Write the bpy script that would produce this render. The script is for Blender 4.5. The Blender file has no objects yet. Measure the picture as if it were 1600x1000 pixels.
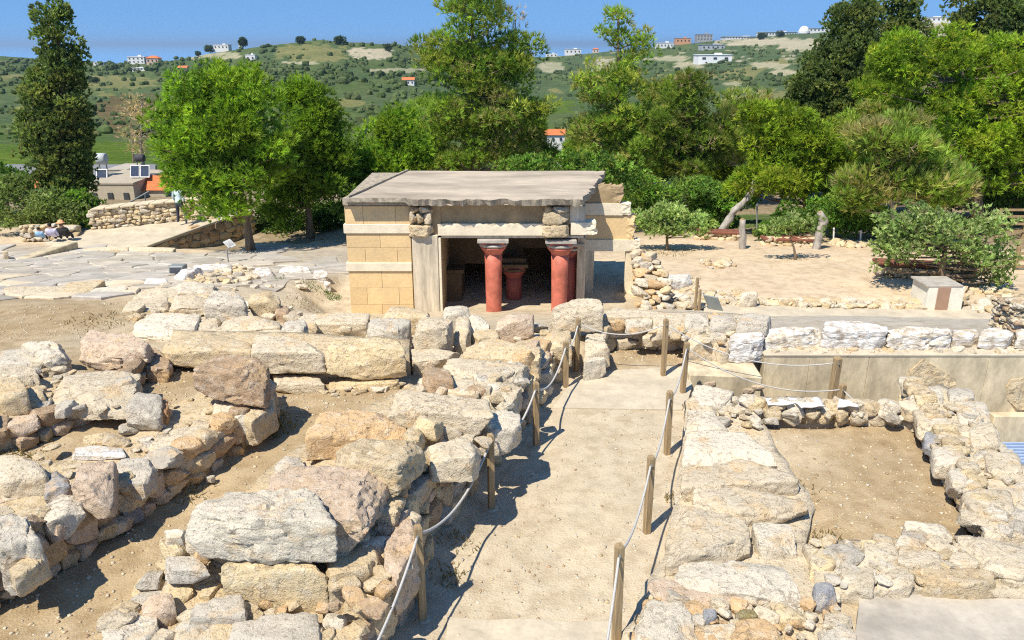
import bpy, bmesh, math, random
import numpy as np
from mathutils import Vector, Matrix, noise, geometry
from mathutils.bvhtree import BVHTree

# ---------------------------------------------------------------- camera, sky, sun, exposure
SC = bpy.context.scene
COL = SC.collection
FPX, HC = 1244.0, 6.1                       # focal length in photo pixels, eye height above the path
PITCH = math.atan((500 - 68) / FPX)
CP, SP = math.cos(PITCH), math.sin(PITCH)
cam = bpy.data.cameras.new('camera'); cam.lens = FPX / 1600 * 36; cam.sensor_width = 36
cam.clip_start = 0.1; cam.clip_end = 90000
camo = bpy.data.objects.new('camera', cam); COL.objects.link(camo)
camo.location = (0, 0, HC); camo.rotation_euler = (math.pi / 2 - PITCH, 0, 0)
SC.camera = camo

LDIR = Vector((0.42, 0.52, -1.0)).normalized()      # the way the sunlight travels
SUN_EL = math.asin(-LDIR.z)
world = bpy.data.worlds.new('World'); SC.world = world; world.use_nodes = True
wn, wl = world.node_tree.nodes, world.node_tree.links
bg = wn['Background']; bg.inputs['Strength'].default_value = 0.12
sky = wn.new('ShaderNodeTexSky'); sky.sky_type = 'NISHITA'; sky.sun_disc = False
sky.sun_elevation = SUN_EL
sky.sun_rotation = math.atan2(-LDIR.x, -LDIR.y)
sky.air_density = 1.0; sky.dust_density = 0.0; sky.ozone_density = 3.0; sky.altitude = 90
tcw = wn.new('ShaderNodeTexCoord')
vm1 = wn.new('ShaderNodeVectorMath'); vm1.operation = 'MULTIPLY'; vm1.inputs[1].default_value = (1, 1, 0.8)
vm2 = wn.new('ShaderNodeVectorMath'); vm2.operation = 'ADD'; vm2.inputs[1].default_value = (0, 0, 0.25)
vm3 = wn.new('ShaderNodeVectorMath'); vm3.operation = 'NORMALIZE'
hsw = wn.new('ShaderNodeHueSaturation'); hsw.inputs['Saturation'].default_value = 1.2; hsw.inputs['Value'].default_value = 1.0
wl.new(tcw.outputs['Generated'], vm1.inputs[0]); wl.new(vm1.outputs[0], vm2.inputs[0]); wl.new(vm2.outputs[0], vm3.inputs[0])
wl.new(vm3.outputs[0], sky.inputs['Vector']); wl.new(sky.outputs[0], hsw.inputs['Color']); wl.new(hsw.outputs[0], bg.inputs['Color'])
sun = bpy.data.lights.new('sun', 'SUN'); sun.energy = 4.6; sun.angle = math.radians(0.53); sun.color = (1.0, 0.925, 0.79)
suno = bpy.data.objects.new('sun', sun); COL.objects.link(suno)
suno.rotation_euler = LDIR.to_track_quat('-Z', 'Y').to_euler(); suno.location = (-20, -12, 40)
SC.view_settings.view_transform = 'Standard'; SC.view_settings.look = 'None'
SC.view_settings.exposure = 0.56; SC.view_settings.gamma = 1.0; SC.view_settings.use_curve_mapping = False
SC.cycles.filter_width = 1.15; SC.cycles.use_denoising = False; SC.cycles.max_bounces = 8; SC.cycles.diffuse_bounces = 4; SC.cycles.transparent_max_bounces = 6

# ---------------------------------------------------------------- pixels to places
def ray(px, py):
    u, r = 500 - py, px - 800
    return Vector((r, FPX * CP + u * SP, -FPX * SP + u * CP))
def Pz(px, py, z):
    d = ray(px, py); t = (z - HC) / d.z
    return Vector((d.x * t, d.y * t, z))
def PY(px, py, Y):
    d = ray(px, py); t = Y / d.y
    return Vector((d.x * t, Y, HC + d.z * t))
def pxm(Y, z):                              # photo pixels per metre there
    return FPX / (Y * CP + (HC - z) * SP)

# ---------------------------------------------------------------- scene helpers
def tag(o, label=None, cat=None, group=None, kind=None):
    if label: o['label'] = label
    if cat: o['category'] = cat
    if group: o['group'] = group
    if kind: o['kind'] = kind
    return o
def thing(name, label, cat, loc=(0, 0, 0), group=None):
    o = bpy.data.objects.new(name, None); COL.objects.link(o)
    o.location = loc; o.empty_display_size = 0.2
    return tag(o, label, cat, group)
def link(name, me, mat=None, parent=None, color=None):
    o = bpy.data.objects.new(name, me); COL.objects.link(o)
    if mat is not None and len(me.materials) == 0: me.materials.append(mat)
    if color is not None: o.color = (*color[:3], 1)
    if parent is not None: adopt(o, parent)
    return o
def wloc(o):
    v = Vector(o.location)
    p = o.parent
    return v if p is None or o.type != 'EMPTY' else v + wloc(p)
def adopt(o, parent):
    o.parent = parent
    if parent.type == 'EMPTY':
        o.matrix_parent_inverse = Matrix.Translation(-Vector(parent.location))
    elif parent.parent is None:
        o.matrix_parent_inverse = parent.matrix_basis.inverted()
    else:
        o.matrix_parent_inverse = (parent.parent.matrix_basis @ parent.matrix_parent_inverse @ parent.matrix_basis).inverted()
def mesh(name, verts, faces, smooth=False):
    me = bpy.data.meshes.new(name)
    me.from_pydata([tuple(v) for v in verts], [], faces)
    if smooth: me.polygons.foreach_set('use_smooth', [True] * len(me.polygons))
    me.update()
    return me
class MB:
    """collects simple shapes into one mesh"""
    def __init__(s): s.v, s.f = [], []
    def add(s, vs, fs):
        n = len(s.v); s.v += [tuple(v) for v in vs]; s.f += [tuple(i + n for i in f) for f in fs]
    def hexa(s, b, t):                       # 4 bottom corners ccw, 4 top corners
        s.add(list(b) + list(t), [(3, 2, 1, 0), (4, 5, 6, 7), (0, 1, 5, 4), (1, 2, 6, 5), (2, 3, 7, 6), (3, 0, 4, 7)])
    def box(s, x0, x1, y0, y1, z0, z1):
        s.hexa([(x0, y0, z0), (x1, y0, z0), (x1, y1, z0), (x0, y1, z0)], [(x0, y0, z1), (x1, y0, z1), (x1, y1, z1), (x0, y1, z1)])
    def tube(s, pts, radii, n=8, cap=True):
        pts = [Vector(p) for p in pts]
        if not hasattr(radii, '__len__'): radii = [radii] * len(pts)
        rings = []; base = len(s.v)
        ref = Vector((0.3, 0.1, 1)) if abs((pts[-1] - pts[0]).normalized().z) < .9 else Vector((1, .2, 0))
        for i, p in enumerate(pts):
            t = (pts[min(i + 1, len(pts) - 1)] - pts[max(i - 1, 0)]).normalized()
            a = t.cross(ref)
            a = a.normalized() if a.length > 1e-6 else Vector((1, 0, 0))
            b = t.cross(a)
            for k in range(n):
                an = 2 * math.pi * k / n
                s.v.append(tuple(p + (a * math.cos(an) + b * math.sin(an)) * radii[i]))
        for i in range(len(pts) - 1):
            for k in range(n):
                s.f.append((base + i * n + k, base + i * n + (k + 1) % n, base + (i + 1) * n + (k + 1) % n, base + (i + 1) * n + k))
        if cap:
            s.f.append(tuple(base + k for k in range(n))[::-1]); s.f.append(tuple(base + (len(pts) - 1) * n + k for k in range(n)))
    def lathe(s, c, prof, n=24):             # prof: (r, z) from bottom to top
        base = len(s.v)
        for r, z in prof:
            for k in range(n):
                an = 2 * math.pi * k / n
                s.v.append((c[0] + r * math.cos(an), c[1] + r * math.sin(an), c[2] + z))
        for i in range(len(prof) - 1):
            for k in range(n):
                s.f.append((base + i * n + k, base + i * n + (k + 1) % n, base + (i + 1) * n + (k + 1) % n, base + (i + 1) * n + k))
        s.f.append(tuple(base + k for k in range(n))[::-1]); s.f.append(tuple(base + (len(prof) - 1) * n + k for k in range(n)))
    def build(s, name, mat=None, parent=None, color=None, smooth=False, bevel=0):
        me = mesh(name, s.v, s.f, smooth)
        if bevel:
            bm = bmesh.new(); bm.from_mesh(me)
            bmesh.ops.bevel(bm, geom=list(bm.edges), offset=bevel, segments=1, affect='EDGES', profile=.6)
            bm.to_mesh(me); bm.free()
        return link(name, me, mat, parent, color)

# ---------------------------------------------------------------- materials
class NT:
    def __init__(s, name):
        s.m = bpy.data.materials.new(name); s.m.use_nodes = True
        s.n, s.l = s.m.node_tree.nodes, s.m.node_tree.links
        s.b = s.n['Principled BSDF']; s.out = s.n['Material Output']
        s.geo = s.n.new('ShaderNodeNewGeometry'); s.pos = s.geo.outputs['Position']
    def noise(s, scale, detail=4, rough=.6, vec=None, out='Fac', dist=0.0):
        t = s.n.new('ShaderNodeTexNoise'); t.inputs['Scale'].default_value = scale; t.inputs['Detail'].default_value = detail
        t.inputs['Roughness'].default_value = rough; t.inputs['Distortion'].default_value = dist
        s.l.new(vec or s.pos, t.inputs['Vector']); return t.outputs[out]
    def voro(s, scale, feature='F1', out='Distance', vec=None):
        t = s.n.new('ShaderNodeTexVoronoi'); t.feature = feature; t.inputs['Scale'].default_value = scale
        s.l.new(vec or s.pos, t.inputs['Vector']); return t.outputs[out]
    def ramp(s, x, lo, hi, a=0.0, b=1.0):
        t = s.n.new('ShaderNodeMapRange'); t.clamp = True
        for i, v in enumerate((lo, hi, a, b)): t.inputs[i + 1].default_value = v
        s.l.new(x, t.inputs[0]); return t.outputs[0]
    def math(s, op, a, b):
        t = s.n.new('ShaderNodeMath'); t.operation = op
        for i, v in enumerate((a, b)):
            if hasattr(v, 'default_value'): s.l.new(v, t.inputs[i])
            else: t.inputs[i].default_value = v
        return t.outputs[0]
    def mix(s, f, a, b, mode='MIX'):
        t = s.n.new('ShaderNodeMix'); t.data_type = 'RGBA'; t.blend_type = mode
        for i, v in ((0, f), (6, a), (7, b)):
            if hasattr(v, 'default_value'): s.l.new(v, t.inputs[i])
            elif i == 0: t.inputs[0].default_value = v
            else: t.inputs[i].default_value = (*v, 1)
        return t.outputs[2]
    def scale_vec(s, sc, src=None):
        t = s.n.new('ShaderNodeVectorMath'); t.operation = 'MULTIPLY'; t.inputs[1].default_value = sc
        s.l.new(src or s.pos, t.inputs[0]); return t.outputs[0]
    def objcol(s):
        return s.n.new('ShaderNodeObjectInfo').outputs['Color']
    def attr(s, name):
        t = s.n.new('ShaderNodeAttribute'); t.attribute_name = name; return t.outputs['Color']
    def bump(s, h, dist, strength=1.0, prev=None):
        t = s.n.new('ShaderNodeBump'); t.inputs['Distance'].default_value = dist; t.inputs['Strength'].default_value = strength
        s.l.new(h, t.inputs['Height'])
        if prev: s.l.new(prev, t.inputs['Normal'])
        return t.outputs[0]
    def done(s, col, rough=.9, normal=None, spec=.25):
        if hasattr(col, 'default_value'): s.l.new(col, s.b.inputs['Base Color'])
        else: s.b.inputs['Base Color'].default_value = (*col, 1)
        s.b.inputs['Roughness'].default_value = rough; s.b.inputs['Specular IOR Level'].default_value = spec
        if normal: s.l.new(normal, s.b.inputs['Normal'])
        return s.m

def mat_rock():
    t = NT('weathered_rock')
    c = t.objcol()
    big, mid, fine = t.noise(1.7, 5, .62), t.noise(6.5, 6, .68, dist=.1), t.noise(46, 4, .7)
    c = t.mix(t.ramp(big, .48, .64, 0, .6), c, t.mix(1.0, c, (.80, .82, .84), 'MULTIPLY'))                      # grey lichen crust
    c = t.mix(t.ramp(mid, .50, .70, 0, .6), c, (.74, .66, .53))                         # bleached lime
    c = t.mix(t.ramp(t.noise(2.3, 5, .65, t.scale_vec((1, 1, 1.7))), .54, .68, 0, .65), c, (.64, .43, .21))  # ochre stain
    c = t.mix(t.ramp(mid, .42, .28, 0, .32), c, (.36, .27, .17))                       # dark crust
    c = t.mix(t.ramp(fine, .46, .72, 0, .25), c, (.70, .64, .53))
    pit = t.ramp(t.noise(14, 4, .65), .33, .43)
    c = t.mix(t.math('MULTIPLY', t.math('SUBTRACT', 1.0, pit), .42), c, (.30, .225, .145))
    rid = t.math('ABSOLUTE', t.math('SUBTRACT', t.noise(1.5, 5, .55, dist=.2), .5), 0.0)
    crk = t.ramp(rid, .004, .016)
    c = t.mix(t.math('MULTIPLY', t.ramp(rid, .011, .003, 0, .5), t.ramp(t.noise(1.1, 3), .48, .58)), c, (.24, .175, .11))
    n1 = t.bump(mid, .05, .8); n1 = t.bump(crk, .012, .5, n1); n2 = t.bump(t.noise(23, 6, .7), .022, .8, n1); n2 = t.bump(pit, .02, .6, n2); n3 = t.bump(fine, .010, .7, n2)
    return t.done(c, .93, n3, .15)
def mat_gypsum():
    t = NT('white_gypsum')
    c = t.objcol()
    band = t.noise(5, 5, .6, t.scale_vec((1, 1, 3.5)))
    c = t.mix(t.ramp(band, .44, .60), c, (.78, .76, .73))
    c = t.mix(t.ramp(t.noise(5, 6, .72), .54, .38, 0, .9), c, (.36, .29, .21))
    h = t.bump(band, .07, .8); h = t.bump(t.noise(32, 4, .7), .012, .7, h)
    return t.done(c, .85, h, .2)
def mat_ground():
    t = NT('dry_soil')
    c = t.attr('soil')
    a, b, f = t.noise(.8, 6, .65), t.noise(3.2, 6, .65), t.noise(70, 3, .7)
    c = t.mix(t.ramp(a, .48, .66, 0, .28), c, (.52, .44, .32))
    c = t.mix(t.ramp(t.noise(1.7, 5, .7), .54, .66, 0, .45), c, t.mix(1.0, c, (.66, .60, .52), 'MULTIPLY'))
    c = t.mix(t.ramp(b, .56, .36, 0, .55), c, t.mix(1.0, c, (.62, .57, .50), 'MULTIPLY'))
    c = t.mix(t.ramp(t.noise(.33, 5, .6), .48, .62, 0, .6), c, t.mix(1.0, c, (1.2, 1.18, 1.14), 'MULTIPLY'))
    peb = t.voro(34, out='Distance'); pc = t.voro(34, out='Color')
    c = t.mix(t.ramp(f, .52, .70, 0, .45), c, (.66, .60, .50))
    c = t.mix(t.ramp(t.noise(120, 2, .5), .60, .68, 0, .6), c, (.16, .12, .08))
    n = t.bump(b, .025, .5); n = t.bump(peb, .012, .55, n); n = t.bump(f, .008, .6, n)
    return t.done(c, .96, n, .1)
def mat_plain(name, col, vary=.25, scale=4, bump=.01, rough=.85, stretch=(1, 1, 1), spec=.25, use_obj=False):
    t = NT(name)
    base = t.objcol() if use_obj else None
    v = t.scale_vec(stretch)
    n1, n2 = t.noise(scale, 6, .65, v), t.noise(scale * 9, 3, .6, v)
    lo = tuple(x * (1 - vary) for x in col); hi = tuple(min(x * (1 + vary * .6), .95) for x in col)
    if use_obj:
        lo = t.mix(1.0, base, (1 - vary,) * 3, 'MULTIPLY'); hi = t.mix(1.0, base, (1 + vary * .5,) * 3, 'MULTIPLY')
    c = t.mix(t.ramp(n1, .34, .66), lo, hi)
    c = t.mix(t.ramp(n2, .45, .75, 0, .25), c, (.25, .21, .16))
    n = t.bump(n1, bump * 2, .6); n = t.bump(n2, bump, .6, n)
    return t.done(c, rough, n, spec)
def mat_ashlar():
    t = NT('ochre_ashlar')
    c = t.objcol()
    a, b = t.noise(2.2, 5, .6), t.noise(11, 5, .7)
    c = t.mix(t.ramp(a, .40, .62, 0, .6), c, (.60, .44, .245))
    c = t.mix(t.ramp(b, .50, .32, 0, .3), c, (.42, .31, .18))
    c = t.mix(t.ramp(b, .55, .75, 0, .35), c, (.66, .55, .38))
    n = t.bump(b, .02, .6)
    return t.done(c, .9, n, .15)
def mat_leaf(name):
    t = NT(name)
    c = t.attr('leaf')
    t.done(c, .62, None, .25)
    tr = t.n.new('ShaderNodeBsdfTranslucent'); t.l.new(t.mix(1.0, c, (1.25, 1.35, .55), 'MULTIPLY'), tr.inputs['Color'])
    mx = t.n.new('ShaderNodeMixShader'); mx.inputs[0].default_value = .45
    t.l.new(t.b.outputs[0], mx.inputs[1]); t.l.new(tr.outputs[0], mx.inputs[2]); t.l.new(mx.outputs[0], t.out.inputs['Surface'])
    return t.m
def mat_hill():
    t = NT('hill_scrub')
    c = t.attr('land')
    sv = t.scale_vec((1, 1, 1))
    a, b, f = t.noise(.018, 5, .6), t.noise(.09, 5, .65), t.noise(.35, 5, .75)
    c = t.mix(t.ramp(a, .42, .60, 0, .6), c, t.mix(1.0, c, (.62, .74, .66), 'MULTIPLY'))
    c = t.mix(t.ramp(b, .55, .70, 0, .35), c, (.22, .19, .08))
    c = t.mix(t.ramp(f, .56, .40, 0, .75), c, t.mix(1.0, c, (.42, .50, .42), 'MULTIPLY'))
    n = t.bump(f, 1.2, .8)
    return t.done(c, .97, n, .05)
M = {}
M['rock'] = mat_rock(); M['gypsum'] = mat_gypsum(); M['ground'] = mat_ground(); M['ashlar'] = mat_ashlar()
M['leaf'] = mat_leaf('foliage'); M['hill'] = mat_hill()
M['concrete'] = mat_plain('old_concrete', (.58, .485, .325), .42, 2.2, .008, .9, (1, 1, .45))
M['slabconc'] = mat_plain('pale_concrete', (.52, .45, .335), .18, 2.2, .006, .92)
M['greyfloor'] = mat_plain('grey_floor_screed', (.44, .395, .325), .3, 1.3, .006, .92)
M['roof'] = mat_plain('roof_concrete', (.44, .37, .285), .34, .8, .006, .9, (.6, 1.4, 1))
M['roofedge'] = mat_plain('broken_concrete_edge', (.42, .36, .27), .45, 7, .03, .95)
M['plaster'] = mat_plain('cream_plaster', (.76, .67, .50), .14, 2.4, .006, .88)
M['stain'] = mat_plain('stained_plaster', (.60, .52, .39), .35, 2.0, .006, .9, (3, 3, .4))
M['brown'] = mat_plain('brown_plaster', (.40, .29, .16), .25, 2.5, .008, .9)
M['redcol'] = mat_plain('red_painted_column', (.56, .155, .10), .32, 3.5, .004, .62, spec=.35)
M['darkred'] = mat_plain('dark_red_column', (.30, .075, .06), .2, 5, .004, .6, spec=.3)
M['grey'] = mat_plain('grey_stone_trim', (.42, .385, .33), .25, 5, .01, .85)
M['porch_shade'] = mat_plain('shade_darkened_plaster', (.11, .08, .048), .3, 2, .008, .95)  # plaster colour darkened to stand in for the shade inside the porch
M['black'] = mat_plain('dark_band', (.05, .045, .04), .3, 5, .004, .8)
M['wood'] = mat_plain('weathered_wood', (.36, .255, .135), .35, 5, .006, .85, (6, 6, .5))
M['beam'] = mat_plain('red_brown_timber', (.21, .075, .045), .3, 6, .008, .8)
M['rope'] = mat_plain('grey_rope', (.52, .50, .46), .2, 60, .004, .8)
M['bark'] = mat_plain('tree_bark', (.24, .17, .11), .4, 7, .03, .95, (1, 1, .3))
M['greybark'] = mat_plain('grey_bark', (.40, .365, .32), .35, 7, .03, .95, (1, 1, .25))
M['paving'] = mat_plain('limestone_paving', (.56, .505, .43), .22, 1.6, .012, .9, use_obj=True)
M['metal'] = mat_plain('painted_metal', (.20, .22, .22), .1, 3, .001, .5, spec=.5)
M['whitepaint'] = mat_plain('white_paint', (.76, .74, .70), .08, .8, .002, .7)
M['orange'] = mat_plain('terracotta_tiles', (.56, .17, .06), .25, 5, .02, .85)
M['window'] = mat_plain('window_dark', (.04, .05, .06), .2, 3, .0, .2, spec=.6)
M['panel'] = mat_plain('solar_glass', (.035, .045, .07), .2, 3, .0, .12, spec=.7)
M['cloth'] = mat_plain('garment', (.5, .5, .5), .1, 14, .004, .9, use_obj=True)
M['tint'] = mat_plain('painted_surface', (.5, .5, .5), .12, 3, .003, .8, use_obj=True)
M['signface'] = mat_plain('sign_face', (.78, .77, .72), .1, 16, .0, .4, spec=.4)
M['asphalt'] = mat_plain('asphalt_road', (.22, .22, .225), .2, 1, .004, .9)
# ---------------------------------------------------------------- ground
SOIL = {'p': (.51, .43, .305), 'b': (.36, .268, .15), 's': (.58, .455, .31), 'l': (.42, .365, .285), 'g': (.45, .42, .36), 'd': (.22, .17, .10)}
GC = []
def gp(z, col, *pts):
    for p in pts: GC.append((Pz(p[0], p[1], z), SOIL[col]))
def gw(z, col, *pts):
    for p in pts: GC.append((Vector((p[0], p[1], z)), SOIL[col]))
gp(0, 'p', (610, 1000), (700, 1000), (980, 1000), (640, 950), (700, 900), (790, 900), (1010, 900), (745, 800), (900, 800), (1045, 800),
   (810, 700), (950, 700), (1062, 700), (858, 620), (960, 620), (1070, 620), (895, 578), (1070, 578), (850, 960), (1180, 700), (1060, 870), (1180, 900))
gp(.02, 'b', (950, 562), (1065, 562), (950, 540), (1062, 540))
gp(.47, 'b', (60, 1000), (180, 1000), (-120, 1000), (0, 950), (-150, 950), (120, 930), (200, 960))
gp(.50, 'b', (150, 880), (230, 930), (250, 840), (180, 835), (300, 775), (280, 800))
gp(.56, 'b', (330, 745), (410, 700), (380, 715), (400, 740), (440, 655))
gp(.64, 'b', (440, 635), (490, 622), (560, 640), (540, 612), (620, 606), (510, 600), (430, 610))
gp(.88, 'b', (30, 690), (110, 682), (170, 655), (240, 640), (0, 700), (-150, 700), (130, 700))
gp(.84, 'b', (250, 598), (300, 612), (236, 580), (300, 590), (-100, 560))
gp(.55, 'b', (0, 527), (110, 510), (60, 520))
gp(.40, 'b', (120, 495), (210, 490), (30, 500), (-60, 500))
gp(.28, 'b', (0, 476), (100, 474), (200, 476))
gp(.30, 'p', (250, 475), (330, 500), (300, 472), (-150, 470))
gp(.45, 'p', (440, 520), (380, 515), (260, 520))
gp(.10, 'p', (420, 470), (330, 455), (240, 458))
gp(-.15, 'l', (0, 455), (150, 452))
gp(-.35, 'l', (-150, 442), (0, 442), (150, 440), (260, 442), (400, 445))
gp(-.55, 'p', (480, 470), (470, 490), (460, 450))
gp(-.65, 'l', (-200, 430), (0, 430), (200, 430), (350, 430), (500, 432))
gp(-1.0, 'l', (-250, 420), (0, 420), (200, 420), (400, 420), (540, 428))
gp(-1.3, 'l', (-300, 408), (0, 408), (200, 408), (400, 408), (540, 410))
gp(-1.55, 'l', (-300, 390), (0, 390), (200, 392), (420, 392), (540, 392))
gp(-1.8, 's', (-300, 375), (30, 378), (400, 378), (480, 380), (530, 370))
gp(-1.05, 'p', (520, 498), (500, 480), (530, 460))
gp(-1.12, 'p', (600, 490), (545, 495), (700, 485), (900, 485), (980, 480), (1010, 470))
gp(.35, 'p', (520, 525), (640, 560), (780, 560), (900, 530))
gp(.25, 'p', (560, 512), (700, 515), (850, 515), (950, 520), (1060, 515))
gp(.15, 'l', (1100, 530), (1180, 530))
gw(.28, 'l', *[(4.95 + k * .4, 14.98) for k in range(32)], *[(x, 15.7) for x in (4.9, 6.5, 8, 10, 12, 14, 17)])
gp(-1.15, 'g', (1100, 485), (1180, 492), (1300, 492), (1440, 495), (1560, 498), (1700, 498))
gp(-1.12, 'g', (1100, 472), (1200, 475), (1400, 478), (1580, 478))
gp(-1.0, 's', (1100, 445), (1200, 460), (1390, 465), (1560, 462), (1700, 460))
gp(-1.1, 's', (1040, 420), (1150, 420), (1300, 425), (1400, 440), (1500, 450))
gp(-1.3, 's', (1040, 395), (1150, 395), (1250, 395), (1380, 400), (1560, 430), (1650, 420))
gp(-1.5, 's', (1010, 375), (1100, 376), (1240, 378), (1340, 382), (1450, 395), (1600, 395))
gp(-1.7, 'd', (1000, 360), (1120, 360), (1300, 362), (1450, 370), (1650, 375))
# the sunk court in front of the concrete wall
gw(-1.6, 'g', *[(5.15 + k * .4, 14.5) for k in range(30)], *[(x, 13.25) for x in (5.2, 7, 9, 11, 13, 16)], (11.5, 12), (11.0, 11), (14, 9), (12, 9.6), (13, 11))
for _x, _y in ((1470, 598), (1500, 612), (1560, 690), (1640, 760), (1640, 850)):
    _p = Pz(_x, _y, .38); gw(-1.6, 'g', (_p.x + .12, _p.y + .08))
gp(.02, 'b', (1420, 655), (1440, 690), (1458, 725), (1470, 750), (1485, 775), (1505, 812), (1525, 850), (1408, 640))
gp(.05, 'b', (1195, 668), (1300, 668), (1405, 672), (1240, 750), (1350, 750), (1470, 800), (1290, 815), (1400, 832), (1500, 830), (1320, 850))
gp(.05, 'p', (1300, 900), (1500, 900))
gp(.10, 'p', (1320, 945), (1600, 950), (1600, 1000), (1320, 1000), (1900, 1000), (1200, 1000))
gw(0.0, 'p', (0, 4), (2, 4), (-1, 4)); gw(.45, 'b', (-4, 4), (-10, 4), (-30, 4), (-30, 12)); gw(.1, 'p', (5, 4), (12, 4)); gw(-1.6, 'p', (30, 4), (22, 12))
gw(-2.35, 'd', (-12.7, 33.6), (-11.6, 34.5), (-10.5, 33.2), (-11.8, 32.6)); gw(-1.75, 's', (-13.2, 31.4), (-11, 31.0))
gw(-2.0, 'd', (-16, 37), (-34, 33), (-8, 37), (0, 36), (10, 36), (22, 33), (40, 30)); gw(-2.5, 'd', (-45, 47), (0, 47), (45, 47), (-20, 47), (20, 47))
gw(-1.6, 's', (-40, 26), (34, 22))
gw(-.3, 'l', (-34, 18))

def tri_surface(pts):
    v2 = [Vector((p[0].x, p[0].y)) for p in pts]
    res = geometry.delaunay_2d_cdt(v2, [], [], 0, 1e-4)
    ov, faces, orig = res[0], res[2], res[3]
    zs = [pts[orig[i][0]][0].z if orig[i] else 0 for i in range(len(ov))]
    cs = [pts[orig[i][0]][1] if orig[i] else SOIL['p'] for i in range(len(ov))]
    v3 = [Vector((p.x, p.y, z)) for p, z in zip(ov, zs)]
    return BVHTree.FromPolygons(v3, faces), v3, faces, cs
GB, gv3, gfaces, gcols = tri_surface(GC)
def ground_at(x, y, want_col=False):
    h = GB.ray_cast(Vector((x, y, 50)), Vector((0, 0, -1)))
    if h[0] is None:
        h2 = GB.find_nearest(Vector((x, y, -1)))
        z, fi, q = h2[0].z, h2[2], h2[0]
    else:
        z, fi, q = h[0].z, h[2], h[0]
    if not want_col: return z
    f = gfaces[fi]; tri = [gv3[i] for i in f[:3]]
    w = geometry.barycentric_transform(q, *tri, Vector((1, 0, 0)), Vector((0, 1, 0)), Vector((0, 0, 1)))
    w = [max(x_, 0) for x_ in w]; s = sum(w) or 1
    return z, tuple(sum(gcols[f[k]][c] * w[k] for k in range(3)) / s for c in range(3))
def rough_z(x, y, amp=1.0):
    p = Vector((x, y, 0))
    return amp * (.035 * noise.fractal(p * .9, 1.0, 2.0, 3) + .012 * min(1, (9 / max(y, 1)) ** 2) * noise.fractal(p * 5, 1.0, 2.0, 2))
def G(px, py, z=0.0):                        # the ground point seen at a pixel
    d = ray(px, py).normalized()
    h = GB.ray_cast(Vector((0, 0, HC)), d)
    return h[0].copy() if h[0] is not None else Pz(px, py, z)
rows = [4.0 * (12.2 ** (i / 330)) for i in range(331)]
NCOL = 340
gv, gf, gc = [], [], []
for j, d in enumerate(rows):
    for i in range(NCOL + 1):
        a = math.radians(-52 + 104 * i / NCOL)
        x, y = d * math.tan(a), d
        z, c = ground_at(x, y, True)
        gv.append((x, y, z + rough_z(x, y))); gc.append(c)
for j in range(len(rows) - 1):
    for i in range(NCOL):
        k = j * (NCOL + 1) + i
        gf.append((k, k + 1, k + NCOL + 2, k + NCOL + 1))
me = mesh('ground', gv, gf, True)
at = me.color_attributes.new('soil', 'FLOAT_COLOR', 'POINT')
at.data.foreach_set('color', [x for c in gc for x in (*c, 1)])
tag(link('ground', me, M['ground']), kind='structure')

# ---------------------------------------------------------------- hills, sea
def interp(x, xs, ys):
    return float(np.interp(x, xs, ys))
CRX = [-1400, -600, -200, 0, 150, 200, 260, 320, 400, 440, 500, 560, 620, 660, 720, 845, 900, 1000, 1100, 1200, 1300, 1400, 1450, 1600, 2000, 2900]
CRY = [70, 80, 84, 88, 99, 98, 94, 85, 74, 69, 63, 66, 71, 74, 80, 90, 85, 76, 66, 58, 50, 42, 38, 30, 26, 40]
def crest(px):
    return interp(px, CRX, CRY) - 1.6 * noise.fractal(Vector((px * .02, 3.3, 0)), 1, 2, 4)
def hdist(px, s):                            # s: 0 at the foot (py 352), 1 at the crest
    d = math.exp(interp(s, [0, .10, .24, .35, .46, .57, .72, .83, .91, 1.0], [math.log(v) for v in (36, 44, 64, 95, 150, 235, 400, 560, 720, 900)]))
    w = interp(px, [600, 900], [0, 1])
    return d * (1 + w * .65 * s * s)
def hill_pt(px, py):
    c = crest(px); s = min(max((352 - py) / (352 - c), 0), 1)
    r = ray(px, py); d = hdist(px, s); h = math.hypot(r.x, r.y)
    # distance is measured along the ground in front of the eye
    t = d / r.y
    return Vector((r.x * t, d, HC + r.z * t))
LAND = {'green': (.10, .145, .042), 'olive': (.115, .15, .052), 'dry': (.23, .215, .085), 'bright': (.115, .17, .022), 'cliff': (.50, .42, .30), 'brown': (.16, .115, .055), 'far': (.098, .135, .055), 'pale': (.42, .37, .24)}
PATCH = [  # pixel boxes of differing land: x0, y0, x1, y1, kind
 (-300, 110, 260, 150, 'olive'), (90, 118, 250, 140, 'dry'), (140, 150, 300, 215, 'brown'), (100, 222, 240, 256, 'bright'), (-50, 225, 60, 262, 'bright'), (0, 115, 45, 128, 'dry'),
 (290, 82, 380, 92, 'pale'), (430, 70, 545, 97, 'dry'), (545, 74, 612, 93, 'cliff'), (440, 97, 500, 101, 'pale'), (575, 106, 665, 113, 'pale'), (450, 138, 500, 141, 'pale'),
 (840, 98, 880, 112, 'pale'), (855, 156, 900, 168, 'bright'), (850, 168, 900, 178, 'bright'), (930, 92, 970, 110, 'cliff'), (1020, 88, 1080, 94, 'pale'),
 (1125, 60, 1285, 71, 'cliff'), (1215, 66, 1290, 78, 'cliff'), (1050, 96, 1100, 108, 'pale'), (1170, 98, 1230, 108, 'pale'), (1130, 128, 1160, 134, 'pale'), (1200, 110, 1260, 118, 'pale'), (1430, 34, 1500, 56, 'cliff'), (1120, 140, 1330, 190, 'dry')]
_r = random.Random(4)
for _k in range(70):
    _x = _r.uniform(835, 1330); _y = _r.uniform(82, 118) - (_x - 850) * .03; _w = _r.uniform(5, 26); PATCH.append((_x, _y, _x + _w, _y + _r.uniform(.6, 2.2), _r.choice(['cliff', 'pale', 'dry'])))
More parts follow.
